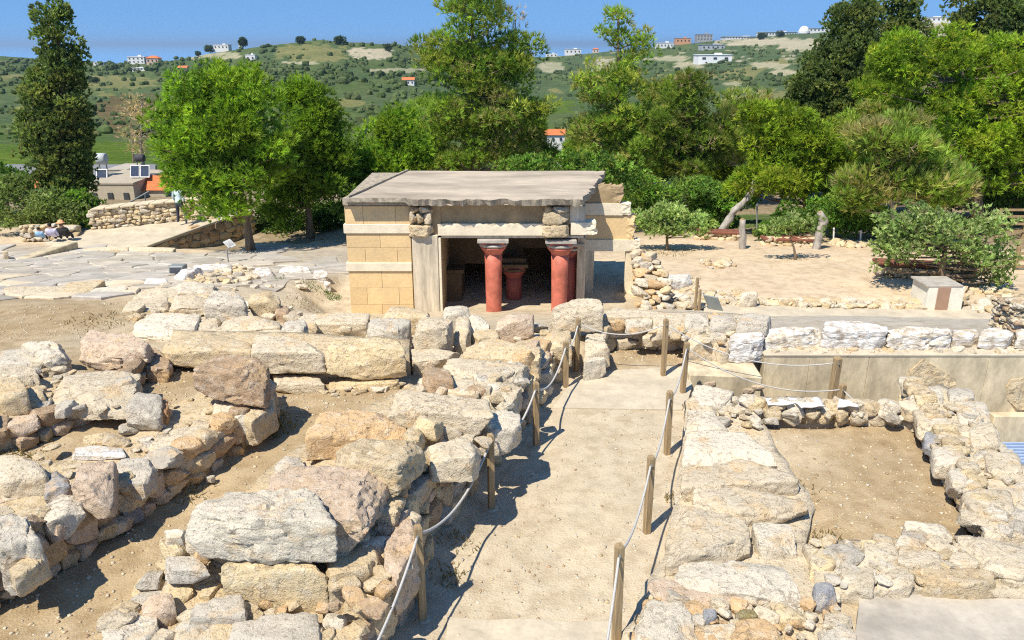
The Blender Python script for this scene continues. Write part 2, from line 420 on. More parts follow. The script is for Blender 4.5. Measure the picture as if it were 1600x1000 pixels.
hv, hf, hc = [], [], []
HX = [-1400 + i * 30 for i in range(40)] + [-200 + i * 4.2 for i in range(458)] + [1730 + i * 30 for i in range(40)]
NS = 190
for j in range(NS + 4):
    for px in HX:
        c0 = crest(px)
        if j <= NS:
            s = j / NS; py = 352 + (c0 - 352) * s
            p = hill_pt(px, py)
            amp = .0035 * p.y * min(1, s * 5) * (1 - .5 * s)
            p.z += amp * noise.fractal(Vector((p.x, p.y, 0)) * (2.2 / max(p.y, 40) + .004), 1, 2, 4)
            if j == 0: p.z -= 1.2
            col = LAND['far'] if s > .6 else LAND['green']
            q = noise.noise(Vector((px * .012, py * .05, 1.7)))
            if q > .15: col = LAND['olive']
            if q < -.48: col = LAND['dry']
            for x0, y0, x1, y1, k in PATCH:
                if x0 - 12 < px < x1 + 12 and y0 - 3 < py < y1 + 3:
                    ee = abs((px - (x0 + x1) / 2) / (x1 - x0) * 2) ** 3 + abs((py - (y0 + y1) / 2) / (y1 - y0 + .6) * 2) ** 3
                    if ee + 1.1 * noise.fractal(Vector((px * .07, py * .3, 5)), 1, 2, 3) < .85: col = LAND[k]
        else:
            k = j - NS; p = hill_pt(px, c0); f = (1.08, 1.6, 2.6)[k - 1]
            z = (p.z - 22, -60, -110)[k - 1]
            p = Vector((p.x * f, p.y * f, z)); col = LAND['far']
        hv.append(tuple(p)); hc.append(col)
W = len(HX)
for j in range(NS + 3):
    for i in range(W - 1):
        k = j * W + i; hf.append((k, k + 1, k + W + 1, k + W))
me = mesh('hills', hv, hf, True)
at = me.color_attributes.new('land', 'FLOAT_COLOR', 'POINT')
at.data.foreach_set('color', [x for c in hc for x in (*c, 1)])
tag(link('hills', me, M['hill']), kind='structure')
t = NT('sea_water'); M['sea'] = t.done((.15, .33, .58), .35, t.bump(t.noise(.02, 3), .3, .3), .3)
b = MB(); b.add([(-80000, 900, -92), (80000, 900, -92), (80000, 80000, -92), (-80000, 80000, -92)], [(0, 1, 2, 3)])
tag(b.build('sea', M['sea']), kind='structure')
# ---------------------------------------------------------------- rocks
_grid = {}
def cube_grid(n):
    if n in _grid: return _grid[n]
    idx, vs, fs = {}, [], []
    def vid(p):
        k = tuple(round(c * n) for c in p)
        if k not in idx: idx[k] = len(vs); vs.append(p)
        return idx[k]
    for ax in range(3):
        for sg in (-1, 1):
            for a in range(n):
                for b in range(n):
                    q = []
                    for da, db in ((0, 0), (1, 0), (1, 1), (0, 1)):
                        p = [0, 0, 0]; p[ax] = sg; p[(ax + 1) % 3] = -1 + 2 * (a + da) / n; p[(ax + 2) % 3] = -1 + 2 * (b + db) / n
                        q.append(vid(tuple(p)))
                    fs.append(tuple(q if sg > 0 else q[::-1]))
    _grid[n] = (np.array(vs, float), fs)
    return _grid[n]
def rock_unit(n, rng, e=9.0, cuts=7, lo=.98, hi=1.3):
    v, fs = cube_grid(n)
    v = np.sign(v) * np.abs(v) ** .9
    d = v / np.linalg.norm(v, axis=1)[:, None]
    r = (np.abs(d) ** e).sum(1) ** (-1 / e)
    for _ in range(cuts):
        nn = rng.normal(size=3); nn /= np.linalg.norm(nn); h = rng.uniform(lo, hi)
        dn = d @ nn
        r = np.where(dn > .05, np.minimum(r, h / np.maximum(dn, .05)), r)
    return d * r[:, None], fs
def roughen(P, cen, amp, seed, freq=1.6):
    out = np.empty_like(P); off = Vector((seed * 7.31 % 97, seed * 3.17 % 89, seed * 1.9 % 83))
    for i, p in enumerate(P):
        p = Vector(p); q = p + off
        dirn = (p - cen); L = dirn.length or 1; dirn = dirn / L
        w = noise.fractal(q * freq, .9, 2.1, 3)
        cr = abs(noise.noise(q * freq * 1.7 + Vector((9, 4, 2))))
        fine = noise.fractal(q * freq * 6.5, .8, 2.0, 3)
        k = amp * (.5 * w - .5 * max(0, .07 - cr) / .07 + .46 * fine)
        out[i] = p + dirn * k
    return out
BR = np.random.default_rng(11)
_bseed = [0]
TINT = {'cream': (.65, .545, .385), 'white': (.69, .61, .475), 'tan': (.62, .485, .295), 'grey': (.57, .51, .41), 'pink': (.62, .47, .335), 'orange': (.66, .44, .225),
        'brown': (.44, .30, .18), 'yellow': (.70, .55, .32), 'slate': (.33, .335, .345), 'rust': (.46, .25, .11), 'olive': (.30, .24, .10), 'chalk': (.68, .65, .60)}
def block(parent, q, zt, zb, tint='cream', n=None, amp=.05, e=16.0, flare=.03, name='block', mat='rock', cuts=9, lo=.93, W=None, shrink=0.0):
    """a quarried block: q = pixel corners of its top face (back left, back right, front right, front left)"""
    _bseed[0] += 1; seed = _bseed[0]
    W = W or [Pz(px, py, zt) for px, py in q]
    cx = sum((w for w in W), Vector()) / 4
    if shrink: W = [w.lerp(cx, shrink) for w in W]
    size = max((W[1] - W[0]).length, (W[3] - W[0]).length)
    if n is None: n = 18 if size > .9 else 12
    U, fs = rock_unit(n, np.random.default_rng(seed + 100), e, cuts, lo)
    A = np.array([list(w) for w in W])
    u, v, w = U[:, 0], U[:, 1], U[:, 2]
    fl = 1 + flare * (1 - w) / 2
    uu, vv = u * fl, v * fl
    a, b, c, d = (1 - uu) * (1 + vv) / 4, (1 + uu) * (1 + vv) / 4, (1 + uu) * (1 - vv) / 4, (1 - uu) * (1 - vv) / 4
    P = a[:, None] * A[0] + b[:, None] * A[1] + c[:, None] * A[2] + d[:, None] * A[3]
    P[:, 2] = zb + (zt - zb) * (w + 1) / 2
    cen = Vector((cx.x, cx.y, (zt + zb) / 2))
    P = roughen(P, cen, amp * min(1, .45 + size * .5), seed)
    if (W[1] - W[0]).cross(W[3] - W[0]).z > 0: fs = [f[::-1] for f in fs]
    me = mesh(name, P, fs, True); me.set_sharp_from_angle(angle=math.radians(34))
    t = TINT[tint] if isinstance(tint, str) else tint
    j = BR.uniform(.93, 1.07)
    return link(name, me, M[mat], parent, tuple(x * j for x in t))
def edge_blocks(parent, line, zt, width, h, tints, lens=(.35, .8), side=1, amp=.035):
    """tight row of squared stones along the top edge of a wall; line = world points"""
    for a, b in zip(line, line[1:]):
        L = (b - a).xy.length; t = (b - a).xy.normalized(); nrm = Vector((t.y, -t.x)) * side; s = 0.0
        while s < L - .1:
            ln = min(BR.uniform(*lens), L - s); w = width * BR.uniform(.75, 1.25); o = BR.uniform(-.03, .05)
            f0, f1 = (s + .012) / L, (s + ln - .012) / L
            p, q = a.lerp(b, f0), a.lerp(b, f1); n3 = Vector((nrm.x, nrm.y, 0)); z = (p.z + q.z) / 2 + zt + BR.uniform(-.05, .04)
            c = [p - n3 * w, q - n3 * w, q + n3 * o, p + n3 * o]
            W = [Vector((v.x, v.y, z)) for v in ([c[1], c[2], c[3], c[0]] if side > 0 else c)]
            block(parent, None, z, z - h * BR.uniform(.8, 1.2), tints[BR.integers(len(tints))], n=12, amp=amp, W=W)
            s += ln
LIB = []
for i in range(18):
    U, fs = rock_unit(7, np.random.default_rng(500 + i), 9 if i % 3 else 14, 10, .72, 1.25)
    U = roughen(U, Vector((0, 0, 0)), .13, 300 + i, .9)
    me = mesh('stone', U, fs, True); me.set_sharp_from_angle(angle=math.radians(30)); me.materials.append(M['rock']); LIB.append(me)
RR = random.Random(5)
MIXT = ['cream', 'cream', 'tan', 'grey', 'pink', 'tan', 'orange', 'white', 'grey', 'yellow']
def stone(parent, p, size, rotz=None, tint=None, tilt=.25, name='stone'):
    o = bpy.data.objects.new(name, RR.choice(LIB)); COL.objects.link(o)
    o.location = p; o.scale = size
    o.rotation_euler = (RR.uniform(-tilt, tilt), RR.uniform(-tilt, tilt), RR.uniform(0, 6.28) if rotz is None else rotz)
    t = TINT[tint or RR.choice(MIXT)]; j = RR.uniform(.82, 1.1)
    o.color = (t[0] * j, t[1] * j, t[2] * j, 1)
    if parent is not None: adopt(o, parent)
    return o
def face_stones(parent, line, tops, hgt=(.16, .30), aspect=(1.0, 1.9), out=.06, tints=None, side=1, skip=.04, batter=0.0):
    """rubble facing: line = world points along the foot, tops = wall top height at each"""
    L = [0]
    for a, b in zip(line, line[1:]): L.append(L[-1] + (b - a).xy.length)
    def at(s):
        for k in range(len(line) - 1):
            if s <= L[k + 1] or k == len(line) - 2:
                f = (s - L[k]) / max(L[k + 1] - L[k], 1e-6); f = min(max(f, 0), 1)
                p = line[k].lerp(line[k + 1], f); zt = tops[k] + (tops[k + 1] - tops[k]) * f
                return p, zt, (line[k + 1] - line[k]).xy.normalized()
    zrel = 0.0
    while True:
        h = RR.uniform(*hgt); s = -RR.uniform(0, .3); any_ = False
        while s < L[-1]:
            ln = h * RR.uniform(*aspect); p, zt, t = at(max(s + ln / 2, 0))
            if p.z + zrel + h * .4 < zt:
                any_ = True
                if RR.random() > skip:
                    nrm = Vector((t.y, -t.x, 0)) * side
                    ang = math.atan2(t.y, t.x)
                    c = Vector((p.x, p.y, p.z + zrel + h / 2 + RR.uniform(-.03, .03))) + nrm * (RR.uniform(-.04, .03) + out - .15 - batter * zrel)
                    stone(parent, c, (ln * .54, RR.uniform(.12, .2), h * .56), ang + RR.uniform(-.15, .15), RR.choice(tints) if tints else None, .16)
            s += ln
        zrel += h * .93
        if not any_ or zrel > 3: break
def inpoly(x, y, poly):
    c = False; n = len(poly)
    for i in range(n):
        x1, y1 = poly[i]; x2, y2 = poly[i - 1]
        if (y1 > y) != (y2 > y) and x < (x2 - x1) * (y - y1) / (y2 - y1) + x1: c = not c
    return c
def scatter(parent, poly, z, n, size=(.06, .18), tints=None, sink=.52, flat=.55, zfun=None, gap=.75):
    xs = [p[0] for p in poly]; ys = [p[1] for p in poly]; done = []; tries = 0
    while len(done) < n and tries < n * 40:
        tries += 1
        px, py = RR.uniform(min(xs), max(xs)), RR.uniform(min(ys), max(ys))
        if not inpoly(px, py, poly): continue
        zz = z(px, py) if callable(z) else z
        p = Pz(px, py, zz); r = size[0] + (size[1] - size[0]) * RR.random() ** 1.6
        if any((p - q).xy.length < (r + s) * gap for q, s in done): continue
        done.append((p, r))
        h = r * RR.uniform(flat * .7, flat * 1.2)
        stone(parent, (p.x, p.y, zz + h * (1 - 2 * sink) * .5), (r * RR.uniform(.85, 1.3), r * RR.uniform(.7, 1), h), None, RR.choice(tints) if tints else None, .22)
def core(parent, top, zb, amp=.05, tint='tan', res=.16, name='wall_core'):
    """the earth and mortar body of a wall: top = list of world points round its top edge"""
    bm = bmesh.new()
    lo = [bm.verts.new((p.x, p.y, zb(p) if callable(zb) else zb)) for p in top]; hi = [bm.verts.new(p) for p in top]
    n = len(top); bm.faces.new(hi)
    for i in range(n): bm.faces.new((lo[i], lo[(i + 1) % n], hi[(i + 1) % n], hi[i]))
    bmesh.ops.triangulate(bm, faces=list(bm.faces))
    for _ in range(6):
        es = [e for e in bm.edges if e.calc_length() > res * 1.6]
        if not es or len(bm.faces) > 14000: break
        bmesh.ops.subdivide_edges(bm, edges=es, cuts=1); bmesh.ops.triangulate(bm, faces=[f for f in bm.faces if len(f.verts) > 3])
    bmesh.ops.recalc_face_normals(bm, faces=list(bm.faces)); bm.normal_update()
    for v in bm.verts:
        q = v.co * 2.1
        v.co += v.normal * amp * (noise.fractal(q, 1, 2, 3) - .5 * abs(noise.noise(q * 3)))
    me = bpy.data.meshes.new(name); bm.to_mesh(me); bm.free()
    me.polygons.foreach_set('use_smooth', [True] * len(me.polygons))
    return link(name, me, M['rock'], parent, TINT[tint])
def wall_thing(label, p, cat='ruined wall', name='ruined_wall'):
    return thing(name, label, cat, (p.x, p.y, ground_at(p.x, p.y)))
# ================================================================ the ruined walls
# --- tall wall beside the roped path
wa = wall_thing('tall ruined wall of huge weathered blocks shading the edge of the roped path', Pz(640, 930, 0))
fl = [Pz(x, y, 0) for x, y in ((590, 1030), (640, 940), (668, 880), (700, 822), (745, 757), (800, 690), (850, 625), (892, 572))]
tops = [.55, 1.12, 1.3, 1.28, 1.18, 1.0, .84, .64]
inn = Vector((-.95, .31, 0))
rt = [Vector((p.x, p.y, t - .10)) + inn * (.07 + .24 * t) for p, t in zip(fl, tops)]
low = [Vector((p.x, p.y, 0)) + inn * .05 for p in fl]
lt = [Pz(x, y, z) for x, y, z in ((862, 522, .55), (720, 552, .82), (690, 585, .95), (600, 622, 1.0), (475, 690, 1.02), (405, 745, 1.02), (305, 838, .92), (268, 905, .72), (190, 1010, .5))]
core(wa, rt + lt, -.1, .07, 'tan')
bm = bmesh.new(); RA = [bm.verts.new(p + Vector((0, 0, -.05))) for p in low]; RB = [bm.verts.new(p - inn * .02) for p in rt]
for i in range(len(RA) - 1): bm.faces.new((RA[i], RA[i + 1], RB[i + 1], RB[i]))
bmesh.ops.subdivide_edges(bm, edges=list(bm.edges), cuts=9, use_grid_fill=True)
bm.normal_update()
for v in bm.verts: v.co += v.normal * .06 * noise.fractal(v.co * 2.5, 1, 2, 3)
me = bpy.data.meshes.new('earth_bank'); bm.to_mesh(me); bm.free(); link('earth_bank', me, M['rock'], wa, TINT['tan'])
face_stones(wa, fl, tops, (.17, .34), (.9, 1.7), .08, ['tan', 'pink', 'orange', 'grey', 'brown', 'tan', 'yellow'], batter=.24)
A = lambda *a, **k: block(wa, *a, **k)
A(((332, 757), (492, 765), (524, 815), (283, 806)), 1.58, 1.06, 'white', amp=.075, n=30)
A(((350, 868), (500, 865), (508, 892), (342, 888)), 1.04, .42, 'yellow', amp=.06, n=24)
A(((262, 862), (300, 862), (328, 888), (252, 888)), .98, .78, 'grey', amp=.02)
stone(wa, Pz(300, 852, 1.02), (.07, .07, .09), 0, 'cream'); stone(wa, Pz(318, 866, .98), (.09, .08, .1), 0, 'orange'); stone(wa, Pz(275, 845, 1.0), (.12, .1, .12), 0, 'white')
A(((424, 711), (612, 722), (574, 805), (408, 794)), 1.50, .92, 'pink', amp=.07, n=28)
A(((532, 674), (665, 683), (622, 727), (520, 713)), 1.62, 1.12, 'tan', amp=.06, n=24)
A(((502, 640), (635, 640), (632, 666), (474, 681)), 1.48, .98, 'orange', amp=.05, n=22)
A(((620, 607), (765, 622), (774, 650), (602, 634)), 1.42, 1.08, 'cream', amp=.06, n=22)
A(((652, 640), (722, 648), (722, 672), (640, 672)), 1.24, .95, 'cream')
A(((668, 676), (762, 682), (738, 716), (672, 716)), 1.28, .85, 'cream')
A(((745, 640), (812, 640), (815, 668), (745, 672)), 1.12, .7, 'white')
A(((702, 552), (826, 560), (812, 592), (690, 581)), 1.16, .80, 'cream', amp=.06, n=22)
A(((706, 589), (816, 598), (796, 627), (700, 610)), 1.14, .72, 'cream', amp=.05)
A(((748, 524), (846, 529), (842, 556), (720, 549)), 1.0, .5, 'tan', amp=.06)
A(((842, 512), (892, 515), (894, 536), (850, 536)), .80, .3, 'tan')
A(((664, 570), (700, 574), (710, 594), (656, 592)), 1.30, .95, 'brown')
A(((430, 715), (468, 705), (478, 725), (425, 735)), 1.2, .9, 'grey')
A(((916, 522), (950, 520), (953, 540), (912, 545)), .62, .1, 'cream')
A(((918, 548), (940, 547), (948, 560), (912, 566)), .42, .0, 'white', amp=.04)
A(((540, 800), (572, 796), (580, 850), (530, 830)), 1.05, .6, 'cream')
# tumbled near end of it
A(((505, 845), (572, 828), (604, 880), (512, 900)), .98, .3, 'tan', amp=.07); A(((520, 895), (600, 885), (622, 935), (528, 948)), .72, .1, 'tan', amp=.07); A(((590, 850), (640, 800), (655, 850), (612, 905)), 1.0, .4, 'pink', amp=.07)
scatter(wa, [(500, 900), (540, 850), (640, 800), (640, 900), (600, 960), (520, 950)], .86, 24, (.06, .16), ['tan', 'orange', 'cream', 'brown'])
A(((225, 930), (268, 925), (275, 950), (215, 955)), .78, .5, 'pink'); A(((305, 925), (382, 928), (385, 962), (292, 962)), .78, .45, 'grey')
A(((190, 960), (245, 958), (250, 1000), (180, 1000)), .70, .42, 'white'); A(((270, 965), (345, 962), (352, 1005), (255, 1005)), .68, .4, 'cream')
A(((370, 955), (492, 955), (505, 1010), (350, 1010)), .72, .4, 'grey', amp=.06); A(((508, 972), (560, 968), (570, 1010), (500, 1010)), .62, .3, 'tan')
scatter(wa, [(170, 1000), (250, 915), (330, 900), (520, 905), (560, 960), (570, 1000)], .62, 40, (.05, .16), ['cream', 'tan', 'grey', 'orange', 'white', 'yellow'])
edge_blocks(wa, [r + Vector((0, 0, .0)) - inn * .08 for r in rt[1:]][::-1], .12, .35, .3, ['cream', 'tan', 'pink', 'white', 'orange'], side=-1)
scatter(wa, [(520, 800), (640, 720), (760, 690), (830, 600), (800, 560), (640, 600), (600, 700)], lambda x, y: 1.12, 60, (.04, .15), ['cream', 'tan', 'grey', 'white'])
face_stones(wa, [Pz(205, 1000, .46), Pz(262, 925, .48), Pz(300, 905, .5), Pz(350, 910, .5)], [.7, .85, .95, .95], (.14, .26), side=1, tints=['cream', 'tan', 'yellow', 'grey'])
for x, y, r, c in ((545, 962, .09, 'orange'), (590, 975, .07, 'yellow'), (605, 960, .06, 'tan')): stone(wa, Pz(x, y, .35), (r * 1.3, r, r), None, c)

# --- row of squared blocks across the trenches
wb = wall_thing('row of squared tan blocks standing end to end across the dirt trench', Pz(500, 600, .65))
Bk = lambda *a, **k: block(wb, *a, **k)
core(wb, [Pz(x, y, z) for x, y, z in ((260, 552, .9), (500, 558, .9), (640, 556, .9), (640, 530, .9), (500, 520, .95), (270, 515, .95))], .4, .04)
Bk(((522, 521), (626, 530), (633, 546), (507, 549)), 1.32, .78, 'yellow', amp=.045, n=24)
Bk(((398, 520), (500, 530), (507, 548), (392, 548)), 1.32, .80, 'cream', amp=.05, n=22)
Bk(((268, 519), (395, 517), (392, 548), (252, 543)), 1.28, .78, 'tan', amp=.05, n=22)
Bk(((142, 512), (238, 523), (226, 546), (118, 541)), 1.42, 1.0, 'pink', amp=.06, n=22)
Bk(((228, 540), (262, 545), (270, 575), (225, 575)), 1.1, .7, 'brown', amp=.06)
Bk(((425, 580), (490, 582), (508, 600), (428, 600)), .82, .55, 'cream'); Bk(((515, 588), (620, 586), (625, 598), (512, 600)), .76, .55, 'yellow')
Bk(((580, 494), (642, 498), (638, 516), (570, 513)), 1.05, .5, 'grey', amp=.04)
Bk(((660, 494), (709, 498), (697, 514), (636, 513)), 1.15, .55, 'cream', amp=.06)
Bk(((612, 476), (672, 481), (668, 494), (598, 491)), .72, .2, 'tan'); Bk(((475, 489), (580, 488), (572, 505), (450, 505)), .62, .2, 'cream')
Bk(((692, 476), (730, 474), (738, 490), (690, 492)), .75, .2, 'white', e=5, lo=.8); Bk(((712, 492), (735, 492), (736, 518), (708, 515)), .95, .4, 'cream', e=5, lo=.8)
Bk(((730, 490), (765, 488), (765, 505), (733, 508)), .9, .4, 'white', e=5, lo=.8); Bk(((740, 512), (775, 505), (780, 525), (735, 530)), .75, .3, 'tan')
Bk(((785, 486), (834, 487), (834, 500), (772, 501)), .92, .42, 'pink', amp=.04)
Bk(((874, 465), (936, 465), (943, 479), (861, 477)), 1.12, .55, 'cream', amp=.05, n=22)
Bk(((640, 545), (720, 540), (700, 560), (645, 565)), .8, .5, 'cream')
scatter(wb, [(500, 612), (630, 595), (640, 606), (520, 618)], .67, 14, (.05, .10), ['white', 'cream', 'tan'])
scatter(wb, [(560, 520), (700, 515), (830, 505), (860, 520), (760, 540), (640, 545)], .55, 30, (.06, .2), ['cream', 'white', 'tan', 'grey'])
scatter(wb, [(370, 500), (480, 488), (600, 500), (560, 518), (380, 518)], .5, 16, (.08, .22), ['cream', 'tan'])

# --- tumbled boulders on the bank behind that row
wc = wall_thing('tumbled line of pale boulders and slabs on the bank beyond the brown dirt patch', Pz(330, 490, .3))
Ck = lambda *a, **k: block(wc, *a, **k)
Ck(((332, 449), (376, 454), (388, 472), (314, 470)), 1.0, .4, 'grey', e=6, amp=.06, n=20)
Ck(((394, 451), (436, 451), (437, 466), (386, 468)), .85, .25, 'tan', e=7, amp=.05)
Ck(((432, 474), (452, 478), (456, 490), (430, 490)), .6, .3, 'brown')
Ck(((272, 461), (322, 459), (322, 478), (262, 482)), .55, .3, 'cream'); Ck(((238, 488), (315, 486), (298, 521), (190, 516)), .75, .45, 'white', amp=.06)
Ck(((300, 500), (345, 495), (340, 512), (298, 518)), .65, .35, 'cream'); Ck(((362, 494), (432, 491), (438, 506), (330, 515)), .74, .4, 'cream', amp=.05)
Ck(((442, 499), (478, 496), (483, 512), (438, 517)), .92, .45, 'grey', e=6); Ck(((270, 440), (335, 438), (330, 455), (262, 458)), .25, .0, 'white')
Ck(((200, 470), (262, 460), (262, 480), (190, 486)), .45, .2, 'cream'); Ck(((225, 450), (285, 447), (275, 462), (205, 466)), .28, .0, 'cream')
Ck(((300, 512), (440, 508), (440, 522), (290, 524)), .62, .3, 'cream')
scatter(wc, [(200, 490), (320, 455), (440, 470), (480, 500), (440, 525), (250, 525)], lambda x, y: ground_at(*Pz(x, y, .4).xy) + .02, 70, (.05, .2), ['cream', 'white', 'tan', 'grey'])

# --- low wall between the two dirt trenches
wk = wall_thing('low rubble wall with grey boulders running between two dirt trenches', Pz(200, 800, .5))
Kk = lambda *a, **k: block(wk, *a, **k)
kl = [Pz(x, y, z) for x, y, z in ((-120, 1015, .46), (0, 947, .47), (119, 877, .49), (210, 814, .5), (315, 751, .54), (378, 705, .57), (432, 655, .6))]
kt = [1.25, 1.22, 1.12, 1.02, 1.05, 1.08, 1.1]
face_stones(wk, kl, kt, (.14, .30), (.9, 1.8), .07, ['tan', 'pink', 'grey', 'brown', 'tan', 'orange'])
edge_blocks(wk, [Vector((p.x, p.y, t)) for p, t in zip(kl, kt)][::-1], .04, .38, .30, ['cream', 'white', 'tan', 'grey', 'cream'], side=-1)
krt = [Vector((p.x, p.y, t - .08)) + inn * .06 for p, t in zip(kl, kt)]
klt = [Pz(x, y, z) for x, y, z in ((425, 590, 1.05), (330, 600, 1.02), (255, 640, 1.0), (200, 665, 1.0), (130, 702, 1.02), (60, 735, 1.05), (-120, 830, 1.1))]
core(wk, krt + klt, .2, .06, 'tan')
Kk(((318, 549), (420, 560), (408, 584), (298, 576)), 1.72, 1.12, 'brown', amp=.06, n=26)
Kk(((338, 618), (402, 620), (398, 650), (325, 652)), 1.15, .85, 'white'); Kk(((360, 640), (425, 610), (432, 630), (392, 660)), 1.12, .7, 'tan')
Kk(((214, 606), (255, 614), (248, 640), (188, 640)), 1.38, 1.0, 'grey', e=6); Kk(((236, 618), (262, 622), (262, 642), (238, 645)), 1.25, 1.0, 'rust')
Kk(((122, 720), (182, 717), (168, 763), (108, 757)), 1.38, .9, 'pink', e=9, amp=.06, n=22); Kk(((185, 712), (245, 716), (232, 752), (172, 748)), 1.14, .85, 'grey')
Kk(((-10, 800), (42, 803), (66, 838), (-10, 850)), 1.38, .7, 'grey', e=9, amp=.07, n=24); Kk(((-12, 707), (52, 706), (76, 738), (-10, 748)), 1.35, .95, 'cream', e=6, n=20)
Kk(((72, 735), (104, 733), (108, 756), (66, 764)), 1.25, 1.0, 'slate'); Kk(((300, 655), (330, 655), (320, 685), (285, 690)), 1.12, .85, 'cream')
Kk(((232, 690), (300, 668), (305, 690), (240, 722)), 1.1, .85, 'cream'); Kk(((60, 790), (110, 770), (135, 790), (70, 815)), 1.2, .9, 'white')
Kk(((118, 695), (190, 697), (196, 710), (112, 712)), 1.08, 1.0, 'chalk', amp=.02); Kk(((215, 658), (258, 656), (258, 664), (212, 666)), 1.06, .99, 'chalk', amp=.02)
Kk(((10, 880), (60, 850), (80, 870), (20, 905)), 1.15, .85, 'tan'); Kk(((132, 674), (172, 672), (175, 690), (130, 692)), 1.05, .86, 'yellow')
scatter(wk, [(0, 900), (-20, 740), (190, 655), (330, 605), (410, 620), (300, 690), (120, 790)], 1.03, 60, (.04, .17), ['cream', 'tan', 'grey', 'white', 'pink'], flat=.4)
for x, y, r, c in ((290, 738, .15, 'orange'), (205, 803, .1, 'slate'), (185, 822, .09, 'cream'), (168, 828, .10, 'yellow'), (330, 748, .05, 'white')): stone(wk, Pz(x, y, .62), (r * 1.2, r, r), None, c)

# --- farther broken wall
wd = wall_thing('broken wall of a long grey slab on rubble beside a dirt corridor', Pz(120, 660, .88))
Lk = lambda *a, **k: block(wd, *a, **k)
Lk(((112, 573), (219, 580), (196, 632), (70, 622)), 1.34, 1.02, 'cream', amp=.055, n=26)
lf = [Pz(x, y, .87) for x, y in ((-80, 725), (45, 700), (110, 675), (190, 640), (225, 600))]
face_stones(wd, lf, [1.5, 1.3, 1.12, 1.15, 1.15], (.15, .30), tints=['tan', 'brown', 'pink', 'tan'])
core(wd, [Vector((p.x, p.y, t)) + inn * .05 for p, t in zip(lf, (1.4, 1.2, 1.05, 1.08, 1.1))] + [Pz(x, y, z) for x, y, z in ((110, 580, 1.1), (20, 600, 1.25), (-100, 640, 1.4))], .6, .06, 'tan')
Lk(((26, 529), (86, 526), (110, 548), (68, 560)), 1.40, .95, 'white', e=6, amp=.06, n=20); Lk(((-15, 545), (60, 540), (62, 566), (-15, 572)), 1.2, .85, 'grey', e=6)
Lk(((-12, 566), (55, 570), (60, 585), (-10, 590)), 1.45, 1.1, 'cream'); Lk(((-15, 590), (30, 588), (45, 612), (-12, 620)), 1.55, 1.15, 'tan')
Lk(((30, 606), (62, 602), (75, 625), (40, 630)), 1.35, 1.0, 'tan')
scatter(wd, [(0, 570), (100, 560), (220, 600), (180, 640), (60, 640), (0, 640)], 1.25, 40, (.05, .17), ['cream', 'tan', 'grey'])
face_stones(wd, [Pz(80, 660, .9), Pz(195, 642, .9)], [1.2, 1.15], (.12, .2), tints=['cream', 'tan', 'white'])

# --- wide slab pavement beside the path
wg = wall_thing('broad low wall of flat white slabs beside the roped path', Pz(1130, 760, 0))
Gk = lambda *a, **k: block(wg, *a, shrink=.035, **k)
core(wg, [Pz(x, y, .14) for x, y in ((1072, 625), (1180, 640), (1225, 715), (1275, 790), (1260, 850), (1290, 930), (1320, 1010), (965, 1010), (1000, 930), (1035, 870), (1055, 770), (1065, 700))], -.1, .04, 'cream')
Gk(((1074, 639), (1116, 640), (1142, 668), (1070, 672)), .34, 0, 'white'); Gk(((1072, 667), (1168, 674), (1222, 716), (1064, 714)), .36, .0, 'white', n=24, amp=.04)
Gk(((1066, 712), (1226, 714), (1257, 750), (1060, 762)), .38, .0, 'cream', n=26, amp=.05); Gk(((1080, 758), (1250, 756), (1273, 796), (1082, 806)), .36, .0, 'cream', n=26, amp=.05)
Gk(((1066, 782), (1166, 800), (1177, 852), (1038, 872)), .42, .0, 'cream', n=26, amp=.05); Gk(((1174, 815), (1236, 817), (1249, 852), (1186, 856)), .33, .05, 'white', amp=.03)
Gk(((1062, 872), (1226, 874), (1266, 938), (1044, 910)), .36, .0, 'white', n=26, amp=.04); Gk(((1012, 902), (1112, 908), (1192, 947), (1008, 932)), .27, .0, 'pink', n=22, amp=.04)
Gk(((1000, 935), (1078, 938), (1096, 1010), (980, 1010)), .33, .0, 'white', n=22, amp=.05); Gk(((1150, 968), (1216, 960), (1232, 995), (1140, 1000)), .33, .05, 'orange', amp=.04)
Gk(((1270, 905), (1304, 905), (1312, 932), (1274, 935)), .36, .1, 'slate', e=4, amp=.02); Gk(((1148, 948), (1180, 950), (1188, 962), (1152, 964)), .30, .15, 'olive', e=4, amp=.01)
Gk(((1096, 948), (1120, 948), (1122, 962), (1100, 965)), .31, .15, 'slate', e=4, amp=.01); Gk(((1278, 985), (1335, 980), (1345, 1010), (1275, 1010)), .32, .05, 'white')
Gk(((1290, 955), (1330, 950), (1335, 975), (1285, 980)), .3, .05, 'cream'); Gk(((1205, 940), (1255, 942), (1262, 968), (1215, 965)), .3, .05, 'yellow')
Gk(((1100, 975), (1145, 970), (1150, 1005), (1098, 1008)), .28, .05, 'cream'); Gk(((1085, 600), (1150, 605), (1140, 632), (1075, 632)), .30, 0, 'white', amp=.04)
scatter(wg, [(1080, 610), (1190, 625), (1215, 665), (1160, 670), (1080, 640)], .2, 26, (.06, .2), ['cream', 'tan', 'white', 'grey'])
scatter(wg, [(990, 1000), (1010, 930), (1300, 930), (1330, 1000)], .22, 60, (.04, .16), ['cream', 'tan', 'white', 'grey', 'orange'])

